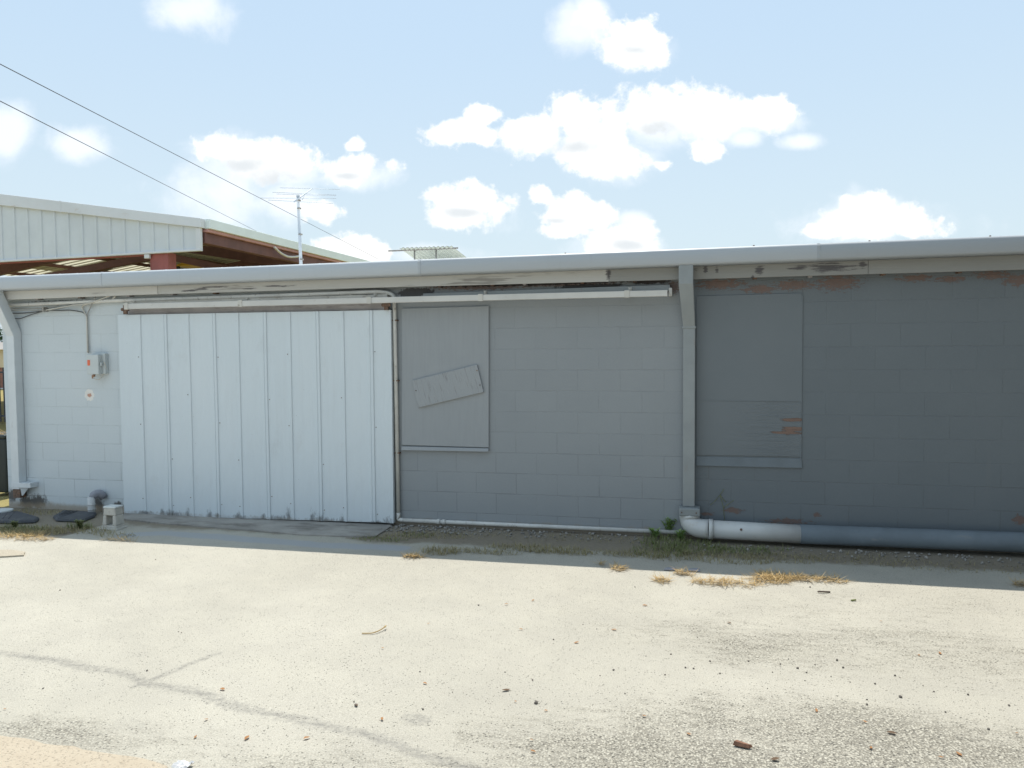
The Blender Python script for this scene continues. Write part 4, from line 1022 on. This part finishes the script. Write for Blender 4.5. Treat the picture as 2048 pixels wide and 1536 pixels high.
for i, (a, b, r_) in enumerate(peb):
    g = G(a, b); o = bpy.data.objects.new('pebble', meshes[i % 5]); COL.objects.link(o); o.location = (g.x, g.y, r_*.4); s_ = r_*rnd.choice([.45, .55, .6, .75]); o.scale = (s_, s_*rnd.uniform(.7, 1), s_); o.rotation_euler.z = rnd.random()*6
    tag(o, 'tiny dark pebble lying loose on the sunlit pavement', 'pebble', 'dark pebbles on the pavement')
# gravel along the foot of the wall: uncountable
m = MB(); sv = [v.co.copy() for v in meshes[0].vertices]; sfs = [tuple(p.vertices) for p in meshes[0].polygons]
import bmesh
bm = bmesh.new(); bmesh.ops.create_icosphere(bm, subdivisions=1, radius=1); sv = [v.co.copy() for v in bm.verts]; sfs = [tuple(v.index for v in f.verts) for f in bm.faces]; bm.free()
for i in range(520):
    px = rnd.choice([rnd.uniform(780, 960), rnd.uniform(780, 1100), rnd.uniform(800, 1350), rnd.uniform(1400, 2060)])
    x = P(px, 1060).x; y = -rnd.random()**1.6*.28-.03
    if px > 1400: y -= .2
    r_ = rnd.uniform(.004, .015); sx, sy, sz = (r_*rnd.uniform(.7, 1.3) for _ in range(3)); n = len(m.v); a = rnd.random()*6
    for v in sv:
        k_ = 1+.3*noise.noise(v*1.5+Vector((i*3.1, 0, 0)))
        X = v.x*sx*k_; Y = v.y*sy*k_; m.v.append((x+X*math.cos(a)-Y*math.sin(a), y+X*math.sin(a)+Y*math.cos(a), .004+v.z*sz*k_*.8+sz*.3))
    for f in sfs: m.f.append(tuple(n+q for q in f)); m.m.append(0); m.sm.append(False)
tag(m.build('gravel', M['stonel']), 'loose grey gravel along the foot of the wall', 'gravel', None, 'stuff')

# ------------------------------------------------------------------ on the roof: antenna, prop-up sheet
AY = 4.6
b0 = P(603, 527, AY); t0 = P(596, 393, AY)
rz = lambda x, y: gz(x, 't')-.006+.19*(y+.22)/(DEP+.42)
an = thing('tv_antenna', (b0.x, AY, rz(b0.x, AY)), 'old rooftop television antenna on a pale mast', 'antenna')
k = MB(); k.tube([(b0.x, AY, rz(b0.x, AY)), t0], [.028, .024], 12); k.tube([t0, t0+Vector((-.0, 0, .02))], .03, 12); k.build('mast', M['alu'], an)
k = MB()
for py in (402, 418, 470, 520): q = P(597+(py-393)*.05, py, AY); k.tube([q, q+Vector((0, 0, .02))], .034, 12)
k.build('mast_clamps', M['galv'], an)
# boom rises away from the viewer, elements lie across it
ba, bb = P(588, 404, AY-.22), P(623, 378, AY+.45)
k = MB(); k.tube([ba, bb], .011, 8); k.build('boom', M['alu'], an)
els = [((560, 375.5), (680, 379)), ((545, 384.5), (672, 390)), ((520, 396), (672, 397)), ((536, 400), (666, 407)), ((553, 388), (672, 391.5))]
for i, (A, B) in enumerate(els):
    f = [1, .72, .3, .05, .55][i]; y = ba.y+(bb.y-ba.y)*f
    k = MB(); k.tube([P(*A, y), P(*B, y)], .005, 6); k.build('element', M['alu'], an)
k = MB(); k.tube([P(600, 396, AY), P(612, 386, AY+.2), P(604, 400, AY)], .006, 6); k.build('strut', M['alu'], an)
CY = 3.6
cn = thing('roof_canopy', (P(850, 515, CY).x, CY, rz(P(850, 515, CY).x, CY)), 'ribbed translucent sheet propped on a pipe frame on the roof', 'roof vent cover')
a, b = P(777, 502, CY), P(916, 496, CY)
k = MB(); k.tube([a, b], .012, 8); 
for px, pt in ((829, 500), (872, 498)):
    q = P(px, pt, CY); k.tube([q, (q.x, CY, rz(q.x, CY)-.01)], .012, 8)
k.build('frame', M['galv'], cn)
sh = MB(); A, B = P(800, 499.5, CY), P(905, 496, CY); secs = []
n = 60
r0_, r1_ = [], []
for i in range(n+1):
    f = i/n; p = A.lerp(B, f); wv = .008*math.cos(f*n/60*2*math.pi*12)
    r0_.append((p.x, CY-.05, p.z+.02+wv)); r1_.append((p.x+.42, CY+1.1, rz(p.x+.42, CY+1.1)+.03+wv))
sh.sweep([r0_, r1_], closed=False, sm=True); sh.sweep([[(x, y, z-.006) for x, y, z in r1_], [(x, y, z-.006) for x, y, z in r0_]], closed=False, sm=True)
sh.build('sheet', M['fibre'], cn)

# ------------------------------------------------------------------ open metal shed behind
BY = 7.7
sh0 = P(403, 470, BY)
shed = thing('metal_shed', (sh0.x, BY, 0), 'big open sided metal shed with white gable cladding and red steel frame behind the building', 'shed')
def gl(px, A, B): return A[1]+(B[1]-A[1])*(px-A[0])/(B[0]-A[0])
gTop = lambda x: zl(x, (403, 437), (0, 388), BY); gMid = lambda x: zl(x, (403, 456), (0, 411), BY); gBot = lambda x: zl(x, (402, 499), (0, 522), BY)
xe = sh0.x; xl = P(-60, 470, BY).x
ribs = []; x = P(396, 480, BY).x
def zbot(x): return gBot(x)
m = MB(); pr = []
xr = xe-.02; 
pts = []
step = abs(P(27*4, 470, BY).x-P(27*3, 470, BY).x)
xx = xr
while xx > xl:
    pts += [(xx, 0), (xx-.045, 0), (xx-.06, .028), (xx-.10, .028), (xx-.115, 0)]
    xx -= step
pts = pts[::-1]
m.sweep([[(x, BY-d, zbot(x)) for x, d in pts], [(x, BY-d, gMid(x)+.01) for x, d in pts]], closed=False)
m.quad((xl, BY+.02, zbot(xl)), (xr, BY+.02, zbot(xr)), (xr, BY+.02, gMid(xr)), (xl, BY+.02, gMid(xl)))
m.build('gable_panel', M['barnw'], shed)
def barx(name, f0, f1, xa, xb, y0, y1, mat, bevel=.01, parent=shed):
    m = MB(); secs = []
    for i in range(5):
        x = xa+(xb-xa)*i/4; secs.append([(x, y0, f0(x)), (x, y1, f0(x)), (x, y1, f1(x)), (x, y0, f1(x))])
    m.sweep(secs); return m.build(name, mat, parent, bevel)
rk = barx('rake_trim', gMid, gTop, xl, xe+.05, BY-.09, BY+.06, M['barnt'])
q = P(121, 420, BY-.09); barx('seam', lambda x: gMid(x)-.006, lambda x: gTop(x)+.004, q.x-.015, q.x+.015, BY-.096, BY-.08, M['barnt'], 0, rk)
barx('bottom_trim', lambda x: gBot(x)-.035, lambda x: gBot(x)+.015, xl, xe, BY-.05, BY+.04, M['barnt'])
barx('bottom_beam', lambda x: gBot(x)-.065, lambda x: gBot(x)-.03, xl, P(300, 508, BY).x, BY+.03, BY+.10, M['red'])
k = MB(); k.box(xe-.11, xe, BY-.045, BY+.03, zbot(xe), gMid(xe)); k.build('corner_trim', M['barnt'], shed)
# column
c0, c1 = P(302, 520, BY+.05), P(338, 520, BY+.05)
k = MB(); k.box(c0.x, c1.x-.09, BY+.05, BY+.08, 0, zbot(c0.x)); k.box(c1.x-.09, c1.x, BY+.02, BY+.30, 0, zbot(c0.x)-.01); k.box(c0.x-.02, c0.x, BY+.045, BY+.3, 0, zbot(c0.x)-.01); k.build('column', M['red'], shed, .005)
fl0 = P(288, 504, BY-.02); k = MB(); k.box(fl0.x, fl0.x+.13, BY-.03, BY+.04, zbot(fl0.x)-.13, zbot(fl0.x)-.035); k.build('flood_light', M['barnt'], shed, .012)
# roof: slope rises to the left from the eave
LEN = 42.0
slope = (gTop(xl)-gTop(xe))/(xe-xl)
ridge = P(-60, 470, BY).x-1.3; ze_ = gTop(xe)
def roofz(x): return ze_+(xe-x)*slope if x > ridge else ze_+(xe-ridge)*slope-(ridge-x)*slope
WID = xe-ridge
mt_, tt_, bt_ = newmat('translucent_roof'); tl_ = tt_.n('ShaderNodeBsdfTranslucent'); tl_.inputs[0].default_value = (.80, .75, .56, 1)
df_ = tt_.n('ShaderNodeBsdfDiffuse'); df_.inputs[0].default_value = (.5, .48, .40, 1); mx_ = tt_.n('ShaderNodeMixShader'); mx_.inputs[0].default_value = .42
mt_.node_tree.links.new(df_.outputs[0], mx_.inputs[1]); mt_.node_tree.links.new(tl_.outputs[0], mx_.inputs[2]); mt_.node_tree.links.new(mx_.outputs[0], mt_.node_tree.nodes['Material Output'].inputs[0])
m = MB(); NP = 110
def project(v):
    d = v-CAM; z = d.dot(_a); return 1024+FPX*d.dot(_r)/z, 768-FPX*d.dot(_u)/z
def bay(y0, y1, x0, x1): return (y0, y1, x0, x1)
def inside(x, y, poly):
    r = False
    for i in range(len(poly)):
        (x1, y1), (x2, y2) = poly[i-1], poly[i]
        if (y1 > y) != (y2 > y) and x < (x2-x1)*(y-y1)/(y2-y1)+x1: r = not r
    return r
PAL = [[(-40, 524), (118, 541), (60, 558), (-40, 558)], [(60, 518), (165, 505), (212, 517), (150, 531)], [(185, 548), (262, 523), (330, 532), (330, 550)]]
def skyl(i, j, c): return any(inside(*project(c), q) for q in PAL)
for i in range(NP):
    y0, y1 = BY+LEN*i/NP, BY+LEN*(i+1)/NP
    for (xa, xb) in ((ridge-WID, ridge), (ridge, xe)):
        NS = 16
        for j in range(NS):
            u0, u1 = xa+(xb-xa)*j/NS, xa+(xb-xa)*(j+1)/NS
            if skyl(i, j, Vector(((u0+u1)/2, (y0+y1)/2, roofz((u0+u1)/2)))):
                m.quad((u0, y0, roofz(u0)), (u1, y0, roofz(u1)), (u1, y1, roofz(u1)), (u0, y1, roofz(u0)), 1); continue
            m.quad((u0, y0, roofz(u0)-.02), (u0, y1, roofz(u0)-.02), (u1, y1, roofz(u1)-.02), (u1, y0, roofz(u1)-.02), 0)
            m.quad((u0, y0, roofz(u0)+.0), (u1, y0, roofz(u1)), (u1, y1, roofz(u1)), (u0, y1, roofz(u0)), 2)
m.build('roof', [M['barnroof'], mt_, M['roofw']], shed)
# corrugation under the roof
m = MB()
for i in range(1, 110):
    y = BY+.38*i
    for (u0, u1) in ((ridge-WID, ridge), (ridge, xe-.02)):
        a0, a1 = roofz(u0), roofz(u1)
        m.hexa([(u0, y, a0-.05), (u1, y, a1-.05), (u1, y+.05, a1-.05), (u0, y+.05, a0-.05)], [(u0, y, a0-.021), (u1, y, a1-.021), (u1, y+.05, a1-.021), (u0, y+.05, a0-.021)])
m.build('roof_ribs', M['barnroof'], shed)
for i in (2, 4, 6, 8):
    for sgn in (-1, 1):
        x = ridge+sgn*WID*i/9; z = roofz(x)-.055
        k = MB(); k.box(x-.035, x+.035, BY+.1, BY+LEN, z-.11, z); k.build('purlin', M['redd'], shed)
# eave: pale gutter, red strut, brown beam
hE = (P(403, 437, BY).z-P(403, 458, BY).z)
k = MB(); k.box(xe+.02, xe+.16, BY+.08, BY+LEN, ze_-hE*.93, ze_); k.build('eave_gutter', M['eave'], shed, .01)
k = MB(); k.box(xe-.08, xe+.1, BY+.10, BY+LEN, ze_-hE*1.25, ze_-hE*.94); k.build('eave_trim', M['pink'], shed, .01)
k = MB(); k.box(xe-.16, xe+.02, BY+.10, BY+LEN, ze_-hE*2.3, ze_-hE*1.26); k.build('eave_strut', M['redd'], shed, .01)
q0 = P(545, 501, BY+3); 
def eavept(px, dz): 
    d = ray(px, 500); t_ = (xe+.17-CAM.x)/d.x; return Vector((xe+.17, CAM.y+d.y*t_, ze_-dz))
k = MB(); k.tube(spline([eavept(549, hE*1.3), eavept(560, hE*1.75), eavept(575, hE*2.0), eavept(590, hE*1.85), eavept(600, hE*1.6)], 6), .03, 7); k.build('loose_cable', M['cable_w'], shed)
for yk in (.35, 7, 14, 21, 28, 35):
    y = BY+yk
    if yk > 1:
        k = MB(); k.box(xe-.45, xe-.15, y, y+.2, 0, ze_-.3); k.build('column', M['red'], shed)
    k = MB(); k.box(ridge-WID+.15, ridge-WID+.45, y, y+.2, 0, ze_-.3); k.build('column', M['red'], shed)
    for sgn in ((-1, 1) if yk > 1 else ()):
        u0, u1 = ridge+sgn*(WID-.2), ridge; lo = [(u0, y, ze_-.6), (u1, y, roofz(u1)-.5), (u1, y+.18, roofz(u1)-.5), (u0, y+.18, ze_-.6)]; hi = [(u0, y, roofz(u0)-.26), (u1, y, roofz(u1)-.26), (u1, y+.18, roofz(u1)-.26), (u0, y+.18, roofz(u0)-.26)]
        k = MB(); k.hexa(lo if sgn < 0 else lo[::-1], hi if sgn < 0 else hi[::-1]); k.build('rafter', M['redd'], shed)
IY = BY+3.2
# scissor braces whose feet spread from behind the front column
pk_ = P(318, 503, IY); pl_ = P(95, 548, IY); pr_ = P(470, 537, IY)
for (a, b) in ((pk_, pl_), (pk_, pr_)):
    b2 = a+(b-a)*1.9; dz0 = .17
    lo = [(a.x, IY, a.z-dz0), (b2.x, IY, b2.z-dz0*.8), (b2.x, IY+.16, b2.z-dz0*.8), (a.x, IY+.16, a.z-dz0)]; hi = [(a.x, IY, a.z+.02), (b2.x, IY, b2.z+.02), (b2.x, IY+.16, b2.z+.02), (a.x, IY+.16, a.z+.02)]
    k = MB(); k.hexa(lo if b2.x > a.x else lo[::-1], hi if b2.x > a.x else hi[::-1]); k.build('brace', M['redd'], shed)
# yellow machine under the shed
TY = IY+3.0
ta, tb = P(367, 533, TY), P(437, 533, TY); tz = P(400, 526.5, TY).z
cx_ = (ta.x+tb.x)/2
tr_ = thing('loader', (cx_, TY, 0), 'yellow topped machine parked under the metal shed, only its roof showing', 'machine')
k = MB(); k.hexa([(ta.x, TY-.5, tz-.12), (tb.x, TY-.5, tz-.12), (tb.x, TY+1, tz-.12), (ta.x, TY+1, tz-.12)], [(ta.x+.25, TY-.4, tz), (tb.x-.25, TY-.4, tz), (tb.x-.25, TY+.9, tz), (ta.x+.25, TY+.9, tz)]); k.build('cab_roof', M['yellow'], tr_, .02)
k = MB()
for sx in (ta.x+.1, tb.x-.1):
    for sy in (TY-.4, TY+.9): k.box(sx-.04, sx+.04, sy-.04, sy+.04, 1.0, tz-.11)
k.build('cab_posts', M['black'], tr_)
k = MB(); k.box(ta.x-.1, tb.x+.3, TY-.45, TY+.95, .6, 1.3); k.build('body', M['yellow'], tr_, .05)
for sx in (ta.x, tb.x):
    for sy in (TY-.7, TY+1.0):
        k = MB(); k.tube([(sx, sy-.13, .5), (sx, sy+.17, .5)], .5, 20); k.build('wheel', M['black'], tr_)

# ------------------------------------------------------------------ power lines
def line(A, B, ya, yb, label, sag):
    a, b = P(*A, ya), P(*B, yb); a2 = a+(a-b)*.25
    pts = []
    for i in range(25):
        f = i/24; p = a2.lerp(b, f); p.z -= sag*4*f*(1-f); pts.append(p)
    m = MB(); m.tube(pts, .008, 6); tag(m.build('power_line', M['wire']), label, 'power line', 'overhead power lines')
line((0, 128), (760, 520), 4.0, 34, 'upper of the two dark wires sloping across the sky at the left', .0)
line((0, 202), (522, 467), 4.0, 30, 'lower of the two dark wires, ending at the shed roof', .0)

# ------------------------------------------------------------------ sliver past the left corner
by_ = .75
q0, q1 = P(-34, 868, by_), P(12, 868, by_)
bn = thing('trash_bin', ((q0.x+q1.x)/2, by_, 0), 'dark plastic bin standing behind the left corner of the building', 'bin')
zt_ = P(5, 869, by_).z
k = MB(); k.hexa([(q0.x+.06, by_, .0), (q1.x-.02, by_, .0), (q1.x-.02, by_+.5, .0), (q0.x+.06, by_+.5, .0)], [(q0.x, by_-.03, zt_-.05), (q1.x+.02, by_-.03, zt_-.05), (q1.x+.02, by_+.55, zt_-.05), (q0.x, by_+.55, zt_-.05)]); k.build('body', M['bin'], bn, .02)
k = MB(); k.box(q0.x-.02, q1.x+.03, by_-.05, by_+.58, zt_-.05, zt_); k.build('lid', M['bin'], bn, .02)
tf = MB()
for i in range(40): blade(tf, (q1.x-.02-rnd.random()*.2, by_-.02+rnd.random()*.2, zt_+.002), rnd.uniform(.08, .2), .007, rnd.uniform(.9, 2.2), rnd.uniform(2.6, 5.6), .5)
tag(tf.build('straw_heap', M['straw']), 'straw caught on the lid of the dark bin', 'straw')
fy = 9.0
fn = thing('iron_fence', (P(5, 850, fy).x, fy, 0), 'black iron bar fence far behind the left corner', 'fence')
fz = P(5, 735, fy).z; fx = P(5, 800, fy).x
k = MB()
for i in range(-30, 6): k.box(fx+.055+i*.13-.012, fx+.055+i*.13+.012, fy-.012, fy+.012, 0, fz)
k.build('bars', M['wire'], fn)
k = MB()
for z in (.15, fz-.12): k.box(fx-4, fx+.8, fy-.02, fy+.02, z-.02, z+.02)
k.build('rail', M['wire'], fn)
hy = 24
hx = P(4, 800, hy).x; hz = P(4, 735, hy).z
hs = thing('brick_house', (hx, hy, 0), 'brick house with a pale gable seen past the left corner', 'house')
M['brick'] = paint('house_brick', (.34, .17, .13), .85, .2, 8, .2, 40); M['cream'] = paint('cream_siding', (.72, .62, .46), .7, .05, 2, .05); M['shing'] = paint('shingles', (.30, .28, .26), .9, .2, 5, .2)
hb = P(4, 783, hy).z
k = MB(); k.box(hx-9, hx+.8, hy, hy+8, hb, hz); k.build('wall', M['brick'], hs)
k = MB(); k.box(hx-9, hx+.8, hy-.06, hy+8, 0, hb); k.build('plinth', M['barnt'], hs)
gz2 = P(4, 699, hy).z
k = MB(); k.box(hx-9, hx+.8, hy-.05, hy+8, hz, gz2); k.build('siding', M['cream'], hs)
k = MB(); k.hexa([(hx-9.3, hy-.4, gz2), (hx+1.2, hy-.4, gz2), (hx+1.2, hy+8.4, gz2), (hx-9.3, hy+8.4, gz2)], [(hx-9.3, hy+3.8, gz2+.4), (hx+1.2, hy+3.8, gz2+.4), (hx+1.2, hy+4.2, gz2+.4), (hx-9.3, hy+4.2, gz2+.4)]); k.build('roof', M['shing'], hs)
ty = 34; tx = P(-4, 665, ty).x; tz1 = P(0, 655, ty).z; tz0 = P(0, 684, ty).z
te = thing('far_tree', (tx, ty, 0), 'dark green tree behind the brick house at the left edge', 'tree')
k = MB(); k.tube([(tx-.6, ty, 0), (tx-.6, ty, tz0*.7), (tx-.5, ty+.1, tz1-.2)], [.22, .16, .05], 9)
for i in range(9):
    a = rnd.random()*6.28; z0_ = tz0*rnd.uniform(.5, .9); k.tube([(tx-.6, ty, z0_), (tx-.6+math.cos(a)*.5, ty+math.sin(a)*.5, z0_+.5), (tx-.6+math.cos(a)*.9, ty+math.sin(a)*.9, z0_+.8)], [.06, .04, .015], 6)
k.build('trunk', M['bark'], te)
M['tree'] = leafmat('tree_leaves', (.02, .06, .03), (.06, .13, .05))
k = MB()
for i in range(2600):
    v = Vector((rnd.gauss(0, 1), rnd.gauss(0, 1), rnd.gauss(0, 1))).normalized()*rnd.random()**.4
    c = Vector((tx-.55, ty, (tz1+tz0)/2-.2))+Vector((v.x*.95, v.y*.95, v.z*(tz1-tz0)*.95)); c += Vector((.12*noise.noise(c*2), 0, .15*noise.noise(c*3)))
    blade(k, c, .14, .07, rnd.uniform(.3, 2.6), rnd.random()*6.28, .4)
k.build('crown', M['tree'], te)

# ------------------------------------------------------------------ render settings
S.render.engine = 'CYCLES'
S.cycles.max_bounces = 5; S.cycles.diffuse_bounces = 3; S.cycles.use_denoising = True
